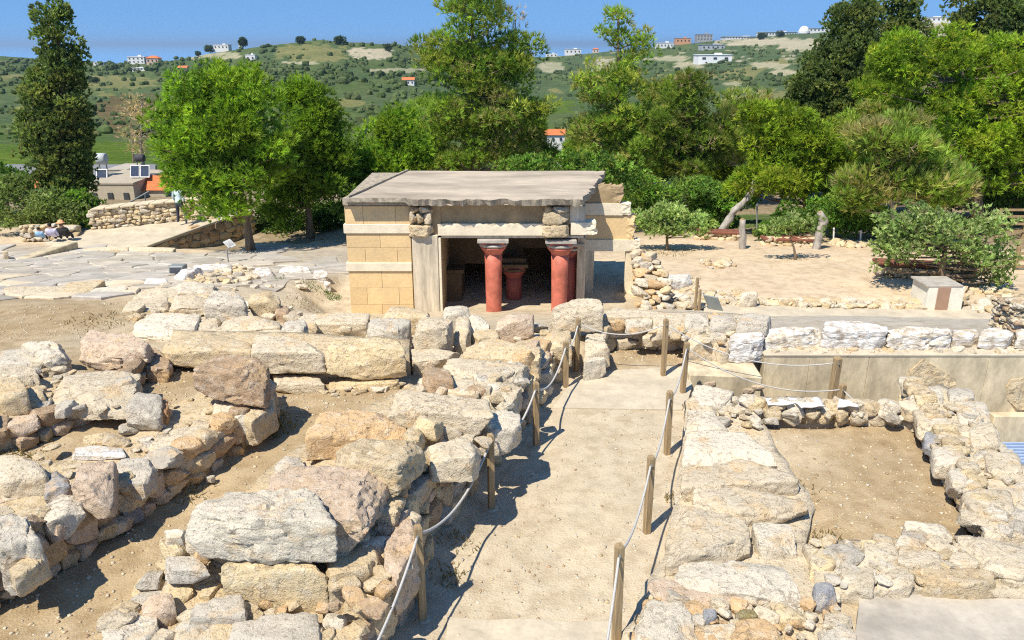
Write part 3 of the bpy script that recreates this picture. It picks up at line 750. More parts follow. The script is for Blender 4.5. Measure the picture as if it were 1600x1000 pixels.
# --- rubble walls of the small room
wh = wall_thing('low rubble wall between the dirt floored room and the concrete slab', Pz(1450, 890, .1))
core(wh, [Pz(x, y, .26) for x, y in ((1255, 850), (1330, 842), (1480, 838), (1640, 850), (1640, 930), (1500, 918), (1310, 925), (1275, 900))], -.05, .05, 'cream')
Hk = lambda *a, **k: block(wh, *a, **k)
Hk(((1415, 812), (1480, 818), (1490, 838), (1418, 826)), .30, .02, 'white'); Hk(((1500, 834), (1620, 838), (1630, 905), (1545, 890)), .44, .1, 'cream', n=24, amp=.05)
Hk(((1350, 848), (1400, 846), (1405, 872), (1352, 876)), .40, .05, 'cream'); Hk(((1310, 845), (1345, 842), (1348, 872), (1305, 875)), .40, .05, 'grey')
Hk(((1405, 850), (1470, 850), (1470, 880), (1402, 885)), .4, .05, 'cream'); Hk(((1370, 880), (1430, 885), (1430, 912), (1372, 912)), .36, .05, 'cream'); Hk(((1440, 885), (1550, 888), (1560, 915), (1445, 912)), .36, .05, 'tan', amp=.05)
Hk(((1270, 858), (1308, 852), (1310, 880), (1268, 885)), .34, .05, 'yellow'); Hk(((1310, 880), (1365, 882), (1368, 915), (1312, 912)), .36, .05, 'cream')
scatter(wh, [(1260, 840), (1600, 840), (1600, 905), (1300, 915)], .30, 70, (.05, .18), ['cream', 'white', 'tan', 'grey', 'cream', 'yellow'], gap=.6)
wi = wall_thing('rubble wall with a pitted stone face and round grey cobbles beside the sunken court', Pz(1500, 700, 0))
fi = [Pz(x, y, .02) for x, y in ((1530, 850), (1490, 775), (1462, 725), (1425, 655), (1410, 630))]
core(wi, [Vector((p.x, p.y, .36)) + Vector((.04, 0, 0)) for p in fi] + [Pz(x, y, .38) for x, y in ((1470, 598), (1500, 612), (1560, 690), (1640, 760), (1640, 850))], -1.6, .05, 'cream')
face_stones(wi, fi, [.46] * 5, (.09, .16), (.9, 1.6), .06, ['cream', 'yellow', 'tan', 'white'], side=-1)
Ik = lambda *a, **k: block(wi, *a, **k)
for q, c in ((((1488, 622), (1538, 620), (1552, 655), (1500, 660)), 'white'), (((1418, 604), (1470, 602), (1480, 622), (1425, 628)), 'white'), (((1510, 655), (1560, 658), (1568, 692), (1520, 695)), 'cream'),
             (((1444, 672), (1478, 670), (1482, 690), (1446, 694)), 'slate'), (((1425, 630), (1475, 640), (1478, 665), (1438, 668)), 'cream'), (((1455, 692), (1510, 695), (1515, 722), (1462, 722)), 'white'),
             (((1480, 728), (1525, 725), (1532, 752), (1488, 756)), 'white'), (((1500, 762), (1580, 760), (1590, 800), (1520, 805)), 'cream'), (((1535, 700), (1590, 705), (1600, 735), (1545, 735)), 'cream'),
             (((1580, 745), (1640, 745), (1645, 790), (1590, 790)), 'white'), (((1535, 812), (1600, 808), (1610, 835), (1540, 838)), 'cream'), (((1480, 605), (1520, 602), (1525, 620), (1484, 622)), 'grey')):
    Ik(q, .48 + RR.uniform(-.05, .05), .2, c, e=6, amp=.04)
scatter(wi, [(1425, 610), (1480, 600), (1560, 680), (1620, 760), (1600, 830), (1530, 835), (1460, 700)], .40, 90, (.05, .16), ['cream', 'white', 'tan', 'grey', 'cream'], gap=.62)
wj = wall_thing('low rubble kerb with white sheets on it closing the dirt floored room', Pz(1290, 650, 0))
fj = [Pz(x, y, .03) for x, y in ((1165, 658), (1210, 664), (1300, 664), (1420, 672))]
core(wj, [Vector((p.x, p.y, .2)) + Vector((0, .05, 0)) for p in fj] + [Pz(x, y, .24) for x, y in ((1420, 628), (1300, 622), (1180, 620))], -1.6, .04, 'cream')
face_stones(wj, fj, [.34, .36, .36, .36], (.15, .26), (1.0, 1.6), .06, ['cream', 'yellow', 'tan', 'white', 'cream'])
scatter(wj, [(1165, 645), (1200, 625), (1420, 630), (1425, 655)], .28, 50, (.06, .17), ['cream', 'white', 'tan', 'grey'], gap=.6)
def sheet(q, z, label):
    W = [Pz(x, y, z) for x, y in q]; v, f, n = [], [], 9
    for j in range(n + 1):
        for i in range(n + 1):
            a, b = i / n, j / n
            p = W[0].lerp(W[1], a).lerp(W[3].lerp(W[2], a), b)
            p.z += .035 * noise.noise(p * 3.5) + .025 * noise.noise(p * 9); v.append(p)
    for j in range(n):
        for i in range(n): k = j * (n + 1) + i; f.append((k, k + n + 1, k + n + 2, k + 1))
    o = link('cover_sheet', mesh('cover_sheet', v, f, True), M['whitepaint']); md = o.modifiers.new('thick', 'SOLIDIFY'); md.thickness = .02
    tag(o, label, 'sheet')
sheet(((1196, 621), (1226, 622), (1242, 631), (1200, 632)), .46, 'small white protective sheet beside the larger one on the rubble kerb')
sheet(((1230, 619), (1280, 622), (1290, 634), (1252, 637)), .46, 'larger crumpled white protective sheet lying on the rubble kerb')
sheet(((1312, 624), (1338, 625), (1342, 634), (1308, 634)), .46, 'white protective sheet next to the short rope post on the kerb')

# --- wall beyond the path and the gypsum blocks
we = wall_thing('ruined wall of mixed stones at the end of the roped path', Pz(1000, 545, 0))
fe = [Pz(x, y, .03) for x, y in ((935, 560), (955, 545), (1010, 545), (1070, 548))]
face_stones(we, fe, [.62, .62, .62, .62], (.14, .26), (1.1, 2.2), .06, ['cream', 'white', 'tan', 'cream', 'yellow'])
core(we, [Vector((p.x, p.y, .5)) + Vector((0, .06, 0)) for p in fe] + [Pz(x, y, .5) for x, y in ((1130, 545), (1210, 515), (1200, 492), (1080, 487), (950, 487))], -.3, .05, 'cream')
Ek = lambda *a, **k: block(we, *a, **k)
Ek(((945, 482), (1050, 482), (1060, 494), (942, 494)), .78, .45, 'cream'); Ek(((955, 491), (978, 491), (979, 500), (953, 500)), .72, .45, 'orange', e=5); Ek(((980, 491), (1020, 491), (1020, 502), (977, 502)), .72, .42, 'white')
Ek(((922, 492), (945, 490), (945, 505), (918, 505)), .7, .4, 'tan', e=5); Ek(((1022, 490), (1070, 488), (1072, 506), (1020, 506)), .76, .3, 'cream'); Ek(((1070, 488), (1108, 490), (1110, 504), (1070, 504)), .8, .35, 'white')
Ek(((1112, 491), (1155, 492), (1156, 506), (1108, 506)), .8, .45, 'grey'); Ek(((1162, 487), (1207, 493), (1200, 505), (1150, 505)), .86, .55, 'grey', amp=.04); Ek(((1072, 512), (1134, 512), (1136, 528), (1070, 530)), .62, .02, 'cream', n=20)
Ek(((1005, 516), (1038, 515), (1040, 524), (1003, 526)), .45, .2, 'cream')
scatter(we, [(930, 510), (950, 488), (1200, 492), (1140, 540), (1070, 530)], .58, 45, (.06, .17), ['cream', 'white', 'tan', 'orange', 'grey'], gap=.6)
wf = wall_thing('row of streaked white gypsum blocks above the concrete wall', Pz(1350, 550, .3), 'block row', 'gypsum_block_row')
Fk = lambda q, zt, zb, c='chalk', **k: block(wf, q, zt, zb, c, mat='gypsum', **k)
Fk(((1145, 512), (1192, 512), (1196, 528), (1138, 530)), .66, .08, 'chalk', e=10, n=24, amp=.06)
Fk(((1200, 508), (1284, 506), (1286, 518), (1196, 522)), .66, .27, 'white', e=12, n=26, amp=.06); Fk(((1290, 498), (1386, 503), (1388, 517), (1286, 515)), .74, .27, 'chalk', e=16, n=28, amp=.05)
Fk(((1392, 504), (1488, 508), (1490, 520), (1388, 520)), .70, .27, 'white', e=12, n=28, amp=.08); Fk(((1490, 511), (1530, 510), (1532, 522), (1488, 524)), .62, .27, 'cream', e=6, amp=.05); Fk(((1534, 511), (1584, 511), (1586, 524), (1530, 524)), .64, .27, 'grey', e=7, amp=.05)
Fk(((1590, 512), (1660, 513), (1665, 526), (1588, 526)), .64, .27, 'white', e=7, amp=.05)
scatter(wf, [(1200, 545), (1600, 545), (1600, 552), (1200, 552)], .32, 34, (.05, .14), ['white', 'cream', 'tan'])
# stone pier at the edge of the sandy court
wp = wall_thing('tall stack of small flat stones at the end of the gypsum blocks', PY(1600, 545, 15.3), 'stone pier', 'stone_pier')
pp = [PY(1578, 550, 15.4), PY(1660, 550, 15.2)]
for p in pp: p.z = .28
core(wp, [Vector((pp[0].x, 15.5, 1.0)), Vector((pp[1].x, 15.3, 1.2)), Vector((pp[1].x, 16.1, 1.2)), Vector((pp[0].x + .1, 16.1, 1.0))], .1, .04, 'tan')
face_stones(wp, pp, [1.08, 1.25], (.06, .10), (1.2, 2.6), .08, ['cream', 'tan', 'white', 'brown'])
face_stones(wp, [Vector((pp[0].x, 16.1, .28)), pp[0]], [1.0, 1.08], (.06, .10), (1.2, 2.6), .08, ['cream', 'tan', 'white', 'brown'])

# ---------------------------------------------------------------- concrete
def rough_slab(name, quad, zt, zb, mat, parent=None, amp=.012, res=.14):
    bm = bmesh.new(); W = [Pz(x, y, zt) for x, y in quad]
    hi = [bm.verts.new(w) for w in W]; lo = [bm.verts.new((w.x, w.y, zb)) for w in W]
    bm.faces.new(hi); bm.faces.new(lo[::-1])
    for i in range(len(W)): bm.faces.new((hi[i], lo[i], lo[(i + 1) % len(W)], hi[(i + 1) % len(W)]))
    bmesh.ops.recalc_face_normals(bm, faces=list(bm.faces))
    bmesh.ops.triangulate(bm, faces=list(bm.faces))
    for _ in range(5):
        es = [e for e in bm.edges if e.calc_length() > res * 1.6]
        if not es or len(bm.faces) > 6000: break
        bmesh.ops.subdivide_edges(bm, edges=es, cuts=1); bmesh.ops.triangulate(bm, faces=[f for f in bm.faces if len(f.verts) > 3])
    bm.normal_update()
    for v in bm.verts: v.co += v.normal * amp * noise.fractal(v.co * 2.5, 1, 2, 3)
    me = bpy.data.meshes.new(name); bm.to_mesh(me); bm.free()
    return link(name, me, mat, parent)
tag(rough_slab('path_slab', ((905, 583), (1066, 572), (1082, 600), (1076, 622), (1066, 640), (862, 637)), .03, -.1, M['slabconc'], amp=.018), kind='structure')
tag(rough_slab('floor_slab', ((1345, 925), (1640, 940), (1700, 1040), (1330, 1040)), .17, -.1, M['greyfloor'], amp=.02), kind='structure')
tag(rough_slab('path_kerb_slab', ((700, 965), (960, 972), (950, 1040), (690, 1040)), .016, -.1, M['slabconc'], amp=.022), kind='structure')
cw = thing('concrete_wall', 'long stained concrete retaining wall with a gable shaped stone patch', 'retaining wall', (9, 14.6, -1.6))
Yc = 14.55
def cbox(name, x0, x1, z0, z1, y0, y1, mat, parent, bevel=.008):
    b = MB(); b.box(x0, x1, y0, y1, z0, z1); return b.build(name, mat, parent, bevel=bevel)
xA, xB = PY(1192, 590, Yc).x, PY(1680, 590, Yc).x
cuts = [xA, PY(1262, 590, Yc).x, PY(1354, 590, Yc).x, PY(1540, 590, Yc).x, xB]
for a, b_ in zip(cuts, cuts[1:]): cbox('wall_panel', a + .002, b_ - .002, -1.7, .29, Yc, Yc + .5, M['concrete'], cw)
cbox('coping', xA - .02, xB, .285, .335, Yc - .015, Yc + .55, M['slabconc'], cw, .01)
cbox('plinth', PY(1545, 640, Yc).x, xB, -1.7, PY(1560, 643, Yc).z, Yc - .22, Yc - .002, M['concrete'], cw)
def patch(pts, name):
    W = [PY(x, y, Yc - .03) for x, y in pts]; n = len(W); b = MB()
    c = sum(W, Vector()) / n; b.v = [tuple(w) for w in W] + [tuple(w + Vector((0, .06, 0))) for w in W]
    b.f = [tuple(range(n))] + [(i, i + n, (i + 1) % n + n, (i + 1) % n) for i in range(n)]
    o = b.build(name, M['rock'], cw, TINT['tan'])
    bm = bmesh.new(); bm.from_mesh(o.data); bmesh.ops.triangulate(bm, faces=list(bm.faces))
    for _ in range(4):
        bmesh.ops.subdivide_edges(bm, edges=[e for e in bm.edges if e.calc_length() > .1], cuts=1); bmesh.ops.triangulate(bm, faces=[f for f in bm.faces if len(f.verts) > 3])
    bmesh.ops.recalc_face_normals(bm, faces=list(bm.faces)); bm.normal_update()
    for v in bm.verts: v.co.y += .04 * noise.fractal(v.co * 4, 1, 2, 3)
    bm.to_mesh(o.data); bm.free(); return o
patch(((1418, 605), (1422, 580), (1443, 562), (1494, 592), (1494, 625), (1470, 660), (1420, 660)), 'stone_patch')
patch(((1574, 605), (1580, 594), (1600, 591), (1640, 595), (1640, 640), (1590, 640), (1575, 625)), 'stone_patch')
cs = thing('concrete_step', 'low sloping concrete ledge joining the path slab to the retaining wall', 'ledge', tuple(Pz(1130, 600, 0)))
b = MB(); y0 = 13.95
xs0, xs1 = PY(1076, 600, y0).x, PY(1191, 600, y0).x
b.hexa([(xs0, y0, -.9), (xs1, y0, -1.6), (xs1, y0 + .65, -1.6), (xs0, y0 + .65, -.9)], [(xs0, y0, .16), (xs1, y0, .10), (xs1, y0 + .65, .14), (xs0, y0 + .65, .2)])
b.build('ledge', M['concrete'], cs, bevel=.02)
for px, py in ((1108, 600), (1185, 606), (1170, 610)):
    p = PY(px, py, y0); stone(cs, (p.x, p.y + .02, p.z), (.12, .05, .05), 0, 'pink', .05)
g = thing('floor_grating', 'blue metal grating on the sunken court floor', 'grating', tuple(Pz(1590, 715, -1.5)))
p = Pz(1585, 712, -1.5); b = MB(); b.box(p.x - .1, p.x + 1.2, p.y - .5, p.y + .5, -1.55, -1.48); b.build('plate', M['metal'], g)
for k in range(8):
    b = MB(); b.box(p.x - .08, p.x + 1.18, p.y - .48 + k * .125, p.y - .42 + k * .125, -1.478, -1.44); b.build('bar', M['tint'], g, (.28, .38, .60))
# ================================================================ the restored building
YB = Pz(548, 495, -1.12).y
bd = thing('restored_shrine', 'restored flat roofed stone building with red tapered columns in its porch', 'building', (Pz(720, 495, -1.12).x, YB + 2, -1.12))
def bx(name, x0, y0, x1, y1, Y, dep, mat, bevel=.012, color=None, parent=None, zb=None):
    """box whose front face fills a pixel rectangle on the plane at Y"""
    a, c = PY(x0, (y0 + y1) / 2, Y), PY(x1, (y0 + y1) / 2, Y)
    zt, z0 = PY((x0 + x1) / 2, y0, Y).z, PY((x0 + x1) / 2, y1, Y).z if zb is None else zb
    b = MB(); b.box(a.x, c.x, Y, Y + dep, z0, zt)
    return b.build(name, mat, parent or bd, color, bevel=bevel)
def rough_box(name, x0, y0, x1, y1, Y, dep, mat, amp=.05, res=.07, sides='r', color=None, z=None, xw=None):
    """box with broken edges: vertices are pushed about by noise, most at the ragged side"""
    a, c = PY(x0, (y0 + y1) / 2, Y), PY(x1, (y0 + y1) / 2, Y)
    X0, X1 = (a.x, c.x) if xw is None else xw
    zt, z0 = (PY((x0 + x1) / 2, y0, Y).z, PY((x0 + x1) / 2, y1, Y).z) if z is None else z
    bm = bmesh.new(); bmesh.ops.create_cube(bm, size=1)
    for v in bm.verts: v.co = Vector((X0 + (v.co.x + .5) * (X1 - X0), Y + (v.co.y + .5) * dep, z0 + (v.co.z + .5) * (zt - z0)))
    bmesh.ops.triangulate(bm, faces=list(bm.faces))
    for _ in range(6):
        es = [e for e in bm.edges if e.calc_length() > res * 1.5]
        if not es or len(bm.faces) > 9000: break
        bmesh.ops.subdivide_edges(bm, edges=es, cuts=1); bmesh.ops.triangulate(bm, faces=[f for f in bm.faces if len(f.verts) > 3])
    W = X1 - X0; D = dep; H = zt - z0
    for v in bm.verts:
        q = v.co * 3.1; nz = noise.fractal(q, 1, 2, 4); n2 = noise.fractal(v.co * 9, 1, 2, 3)
        w = 0.0
        if 'r' in sides: w = max(w, 1 - (X1 - v.co.x) / .35)
        if 'l' in sides: w = max(w, 1 - (v.co.x - X0) / .25)
        if 'f' in sides: w = max(w, 1 - (v.co.y - Y) / .12)
        if 't' in sides: w = max(w, 1 - (zt - v.co.z) / .12)
        if 'a' in sides: w = 1
        w = min(max(w, 0), 1)
        v.co += Vector((nz * .9 + n2 * .4, nz * .6 + n2 * .5, nz * .5 + n2 * .45)) * amp * w
    me = bpy.data.meshes.new(name); bm.to_mesh(me); bm.free()
    return link(name, me, mat, bd, color)
# left mass: body and separately laid blocks on its front
xl, xr = PY(543, 400, YB).x, PY(690, 400, YB).x
zr0 = PY(590, 313, YB).z                      # underside of the roof
b = MB(); b.box(xl + .03, xr, YB + .06, YB + 4.7, -1.5, zr0); b.build('side_wall', M['brown'], bd)
ASH = (.72, .52, .27)
def zpy(py, Y=None): return PY(600, py, Y or YB).z
def ashlar_rows(rows_, x_of, Y):
    for (ya, yb), splits in rows_:
        z1, z0 = zpy(ya, Y), zpy(yb, Y)
        X = [PY(s, (ya + yb) / 2, Y).x if not isinstance(s, str) else x_of[s] for s in splits]
        for p, q in zip(X, X[1:]):
            b = MB(); b.box(p + .0035, q - .0035, Y - RR.uniform(0, .006), Y + .07, z0 + .003, z1 - .003)
            j = RR.uniform(.87, 1.07); b.build('wall_block', M['ashlar'], bd, tuple(c * j for c in ASH), bevel=.004)
XO = {'l': xl, 'e': PY(643, 400, YB).x}
ashlar_rows([((322, 350), ('l', 567, 618, 'e')), ((365, 387), ('l', 594, 'e')), ((387, 410), ('l', 571, 621, 'e')), ((424, 450), ('l', 597, 'e')), ((450, 476), ('l', 574, 624, 'e')), ((476, 505), ('l', 598, 'e'))], XO, YB)
# the same courses run round the hidden flank
for (ya, yb), off in (((322, 350), 0), ((365, 387), .5), ((387, 410), 0), ((424, 450), .5), ((450, 476), 0), ((476, 505), .5)):
    y = YB + .08
    while y < YB + 4.6:
        y2 = min(y + 1.05 - (off if y < YB + .2 else 0), YB + 4.7)
        b = MB(); b.box(xl - .004, xl + .06, y + .007, y2 - .007, zpy(yb) + .006, zpy(ya) - .006)
        j = RR.uniform(.88, 1.1); b.build('wall_block', M['ashlar'], bd, tuple(c * j for c in ASH), bevel=.008); y = y2
for ya, yb in ((350, 364.5), (410, 423.5)):
    b = MB(); b.box(xl - .05, XO['e'] + .0, YB - .045, YB + .08, zpy(yb), zpy(ya)); b.build('white_band', M['plaster'], bd, bevel=.012)
    b = MB(); b.box(xl - .05, xl + .08, YB + .082, YB + 4.7, zpy(yb), zpy(ya)); b.build('white_band', M['plaster'], bd, bevel=.012)
# door jamb, plaster
bx('jamb', 646, 368, 686, 506, YB - .06, .6, M['stain'], .015)
bx('jamb_face', 686.5, 372, 690.5, 506, YB - .03, .5, M['plaster'], .004)
# ragged corner stones on both ends of the beam
for x0, x1, cx in ((637, 675, 0), (850, 888, 1)):
    k = 0
    for (xa, xb, ya, yb, t) in ((x0 + 1, x0 + 14, 331, 350, 'cream'), (x0 + 12, x0 + 25, 334, 350, 'tan'), (x0 + 24, x1 - 1, 332, 350, 'cream'), (x0 + 1, x0 + 16, 323, 333, 'orange'), (x0 + 15, x1, 324, 334, 'cream')):
        if cx and ya > 330:
            if k: continue
            k = 1; xa, xb, t = x0, x1, 'tan'
        a, c = PY(xa, ya, YB - .1), PY(xb, yb, YB - .1)
        stone(bd, ((a.x + c.x) / 2, YB + .02, (a.z + c.z) / 2), ((c.x - a.x) * .54, .2, (a.z - c.z) * .56), 0, t, .06, 'corner_stone')
    a, c = PY(x0 - 1, 352, YB - .14), PY(x1 + 1, 371, YB - .14)
    U, fs = rock_unit(14, np.random.default_rng(77 + cx), 9, 6, 1.0)
    U = U * np.array([(c.x - a.x) / 2, .26, (a.z - c.z) / 2]) + np.array([(a.x + c.x) / 2, YB + .08, (a.z + c.z) / 2])
    link('corner_block', mesh('corner_block', roughen(U, Vector(((a.x + c.x) / 2, YB + .08, (a.z + c.z) / 2)), .05, 60 + cx, 3), fs, True), M['rock'], bd, TINT['tan'])
# beam over the porch
bx('frieze_panel', 672, 318, 912, 351, YB + .10, .5, M['brown'], .01)
rough_box('white_beam', 684, 350, 851, 368, YB + .0, .55, M['plaster'], .035, .06, 't')
bx('beam_soffit', 640, 368, 912, 372, YB + .06, .9, M['stain'], .006)
rough_box('beam_stub', 892, 348, 931, 367, YB + .0, .5, M['plaster'], .09, .05, 'r')
bx('frieze_end', 890, 322, 915, 350, YB + .06, .6, M['stain'], .01)
# roof slab: thin clean edge on the left, thick broken edge on the right
zrt = PY(600, 309, YB - .25).z
Yback = Pz(780, 267, zrt).y
L0, L1 = PY(535, 310, YB - .3), Pz(630, 267, zrt); L1.y = Yback
R0, R1 = PY(906, 312, YB - .3), Pz(942, 267, zrt)
bm = bmesh.new(); NX, NY = 70, 50
def roofv(i, j):
    u, v = i / NX, j / NY
    y = YB - .3 + (Yback - YB + .3) * v
    xa = L0.x + (L1.x - L0.x) * v; xb = R0.x + .1 + (R1.x - R0.x) * v
    x = xa + (xb - xa) * u; z = zrt
    rag = max(0, (u - .9) / .1) if v > .06 else max(0, (u - .28) / .05) * (u > .26)
    e = noise.fractal(Vector((x * 3, y * 3, 1)), 1, 2, 4)
    if u > .955: x += e * .10 * (u - .955) / .045; z -= .05 * max(0, e)
    if v < .03 and u > .27: y += e * .09 - .05; z += -.03 + .03 * e
    z += .012 * noise.noise(Vector((x, y, 0)) * .8)
    return Vector((x, y, z))
top = [[bm.verts.new(roofv(i, j)) for i in range(NX + 1)] for j in range(NY + 1)]
bot = []
for j in range(NY + 1):
    r = []
    for i in range(NX + 1):
        p = roofv(i, j); u, v = i / NX, j / NY
        th = .11 if u < .27 else .19
        e = noise.fractal(p * 4.5, 1, 2, 3)
        q = Vector((p.x, p.y, zrt - th))
        if u > .27: q += Vector((.05 * e, .07 * e + (.06 if j == 0 else 0), .05 * e))
        r.append(bm.verts.new(q))
    bot.append(r)
for j in range(NY):
    for i in range(NX):
        bm.faces.new((top[j][i], top[j][i + 1], top[j + 1][i + 1], top[j + 1][i]))
        bm.faces.new((bot[j][i], bot[j + 1][i], bot[j + 1][i + 1], bot[j][i + 1]))
side = []
for i in range(NX):
    side.append(bm.faces.new((top[0][i], bot[0][i], bot[0][i + 1], top[0][i + 1]))); side.append(bm.faces.new((top[NY][i + 1], bot[NY][i + 1], bot[NY][i], top[NY][i])))
for j in range(NY):
    side.append(bm.faces.new((top[j + 1][0], bot[j + 1][0], bot[j][0], top[j][0]))); side.append(bm.faces.new((top[j][NX], bot[j][NX], bot[j + 1][NX], top[j + 1][NX])))
for f in side: f.material_index = 1
me = bpy.data.meshes.new('roof'); bm.to_mesh(me); bm.free(); me.materials.append(M['roof']); me.materials.append(M['roofedge'])
rf = link('roof', me, None, bd)
b = MB(); b.hexa([(L0.x + .10, L0.y + .02, zrt - .01), (L0.x + .17, L0.y + .02, zrt - .01), (L1.x + .17, Yback - .03, zrt - .01), (L1.x + .10, Yback - .03, zrt - .01)],
              [(L0.x + .10, L0.y + .02, zrt + .05), (L0.x + .17, L0.y + .02, zrt + .05), (L1.x + .17, Yback - .03, zrt + .05), (L1.x + .10, Yback - .03, zrt + .05)])
b.build('roof_rim', M['roofedge'], rf)
# lower lip set back under the slab
b = MB(); b.box(xl - .02, PY(905, 318, YB).x, YB - .06, YB + 4.7, zrt - .24, zrt - .10); b.build('roof_bed', M['roofedge'], bd)
# columns
zfl = -1.55
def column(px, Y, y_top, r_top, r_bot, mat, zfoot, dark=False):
    trim = M['porch_shade'] if dark else M['grey']  # inner column trim takes the colour with the porch shade in it
    c = PY(px, 400, Y); zt = PY(px, y_top, Y).z; s = r_top / .19
    cb = MB(); H = zt - .36 * s - zfoot
    cb.lathe((c.x, Y, zfoot), [(r_bot * 1.0, .05), (r_bot, .08), (r_bot * 1.04, H * .3), (r_top * .95, H * .8), (r_top, H)], 28)
    o = cb.build('column_shaft', mat, bd, smooth=True)
    kb = MB(); kb.lathe((c.x, Y, zfoot + H), [(r_top * .9, -.02), (r_top * 1.02, .0), (r_top * 1.02, .025 * s), (r_top * 1.12, .05 * s), (r_top * 1.42, .12 * s), (r_top * 1.5, .15 * s), (r_top * 1.4, .165 * s)], 28)
    kb.build('capital', mat, o, smooth=True)
    rb = MB(); rb.lathe((c.x, Y, zfoot + H + .165 * s), [(r_top * 1.15, 0), (r_top * 1.55, .01), (r_top * 1.6, .04 * s), (r_top * 1.55, .065 * s)], 28); rb.build('ring', trim, o, smooth=True)
    ab = MB(); w = r_top * 1.25; ab.box(c.x - w, c.x + w, Y - w, Y + w, zfoot + H + .22 * s, zt - .075 * s); ab.build('abacus', mat, o, bevel=.008)
    ab = MB(); w = r_top * 1.72; ab.box(c.x - w, c.x + w, Y - w, Y + w, zt - .075 * s, zt); ab.build('abacus', trim, o, bevel=.012)
    ab = MB(); w = r_bot * 1.02; ab.lathe((c.x, Y, zfoot), [(w * 1.15, 0), (w * 1.2, .04), (w * 1.02, .06)], 28); ab.build('column_base', M['grey'], o, smooth=True)
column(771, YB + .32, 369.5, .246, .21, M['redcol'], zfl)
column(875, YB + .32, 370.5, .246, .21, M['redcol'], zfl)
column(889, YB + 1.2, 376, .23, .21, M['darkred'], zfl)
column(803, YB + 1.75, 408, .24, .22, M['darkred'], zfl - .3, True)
# porch interior, its shade put into the dark surface colour
bx('back_wall', 690, 372, 726, 520, YB + 2.35, .3, M['porch_shade']); bx('back_wall', 757, 372, 818, 416, YB + 2.35, .3, M['porch_shade']); bx('lintel', 724, 372, 760, 412, YB + 2.36, .28, M['porch_shade'])
bx('back_wall', 757, 416, 783, 520, YB + 2.9, .2, M['porch_shade']); bx('back_wall', 862, 372, 915, 520, YB + 2.35, .3, M['porch_shade']); bx('lintel', 816, 372, 864, 388, YB + 2.36, .28, M['porch_shade'])
bx('cornice', 782, 404, 822, 411, YB + 1.5, .5, M['porch_shade'])
bx('stair_parapet', 692, 428, 722, 520, YB + 1.4, .5, M['porch_shade']); bx('parapet_cap', 690, 422, 724, 428, YB + 1.35, .6, M['porch_shade'])
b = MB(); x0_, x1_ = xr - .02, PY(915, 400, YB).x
b.box(x0_, x1_, YB + .05, YB + 4.7, zfl - .5, zfl); b.build('porch_floor', M['porch_shade'], bd)
b = MB(); b.box(x0_, x1_ + .3, YB + 4.45, YB + 4.7, zfl, zrt - .2); b.build('rear_wall', M['porch_shade'], bd)
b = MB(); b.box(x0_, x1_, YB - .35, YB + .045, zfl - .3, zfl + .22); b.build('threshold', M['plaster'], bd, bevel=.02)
b = MB(); b.box(x0_, x1_ + .2, YB + 2.66, YB + 4.5, zrt - .8, zrt - .3); b.build('ceiling', M['porch_shade'], bd)
# right end: dark pier, jambs
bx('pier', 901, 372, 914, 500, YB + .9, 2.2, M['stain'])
b = MB(); xx = PY(914, 400, YB + 2.3).x; b.box(xx - .15, xx + .1, YB + 3.12, YB + 4.7, zfl, zrt - .25); b.build('end_wall', M['porch_shade'], bd)
YW = YB + 2.3
bx('window_jamb', 911.5, 392, 927, 500, YW - .05, .35, M['stain'], .012)
bx('window_post', 976, 392.5, 990, 484, YW - .02, .16, M['plaster'], .012)
rough_box('window_lintel', 910, 375, 1000, 392.5, YW - .06, .34, M['plaster'], .07, .06, 'r')
rough_box('wall_panel', 905, 337, 993, 375, YW, .26, M['ashlar'], .11, .06, 'r', ASH)
rough_box('white_band', 903, 318, 985, 336.5, YW - .05, .32, M['plaster'], .08, .06, 'r')
rough_box('wall_panel', 902, 291, 972, 318, YW, .26, M['brown'], .13, .06, 'rt', None)
bx('window_sill', 912, 480, 992, 500, YW - .04, .4, M['concrete'], .015)
# ragged wall going down from the window to the right
wr = wall_thing('crumbling rubble slope against the window end of the restored building', PY(1020, 470, YB + 1.6))
pr = [PY(988, 490, YB + 1.9), PY(1040, 488, YB + 1.5)]
for p in pr: p.z = -1.2
core(wr, [Vector((pr[0].x, YB + 1.9, .25)), Vector((pr[1].x - .1, YB + 1.5, -.6)), Vector((pr[1].x + .1, YB + 3.2, -.4)), Vector((pr[0].x, YB + 3.2, .25))], -1.5, .06, 'tan')
face_stones(wr, pr, [.32, -.55], (.12, .22), (1.0, 2.0), .08, ['cream', 'tan', 'white', 'orange', 'cream'])
scatter(wr, [(992, 395), (1015, 395), (1045, 440), (1050, 480), (1000, 485)], lambda x, y: interp(y, [395, 480], [.22, -1.0]), 70, (.10, .24), ['cream', 'tan', 'white', 'grey', 'orange'], gap=.55)
scatter(wr, [(1045, 440), (1090, 430), (1095, 480), (1050, 485)], -1.05, 40, (.06, .2), ['cream', 'tan', 'white'], gap=.6)
b_ = block(wr, ((1040, 425), (1078, 423), (1082, 436), (1045, 440)), -.75, -1.2, 'chalk', amp=.05)
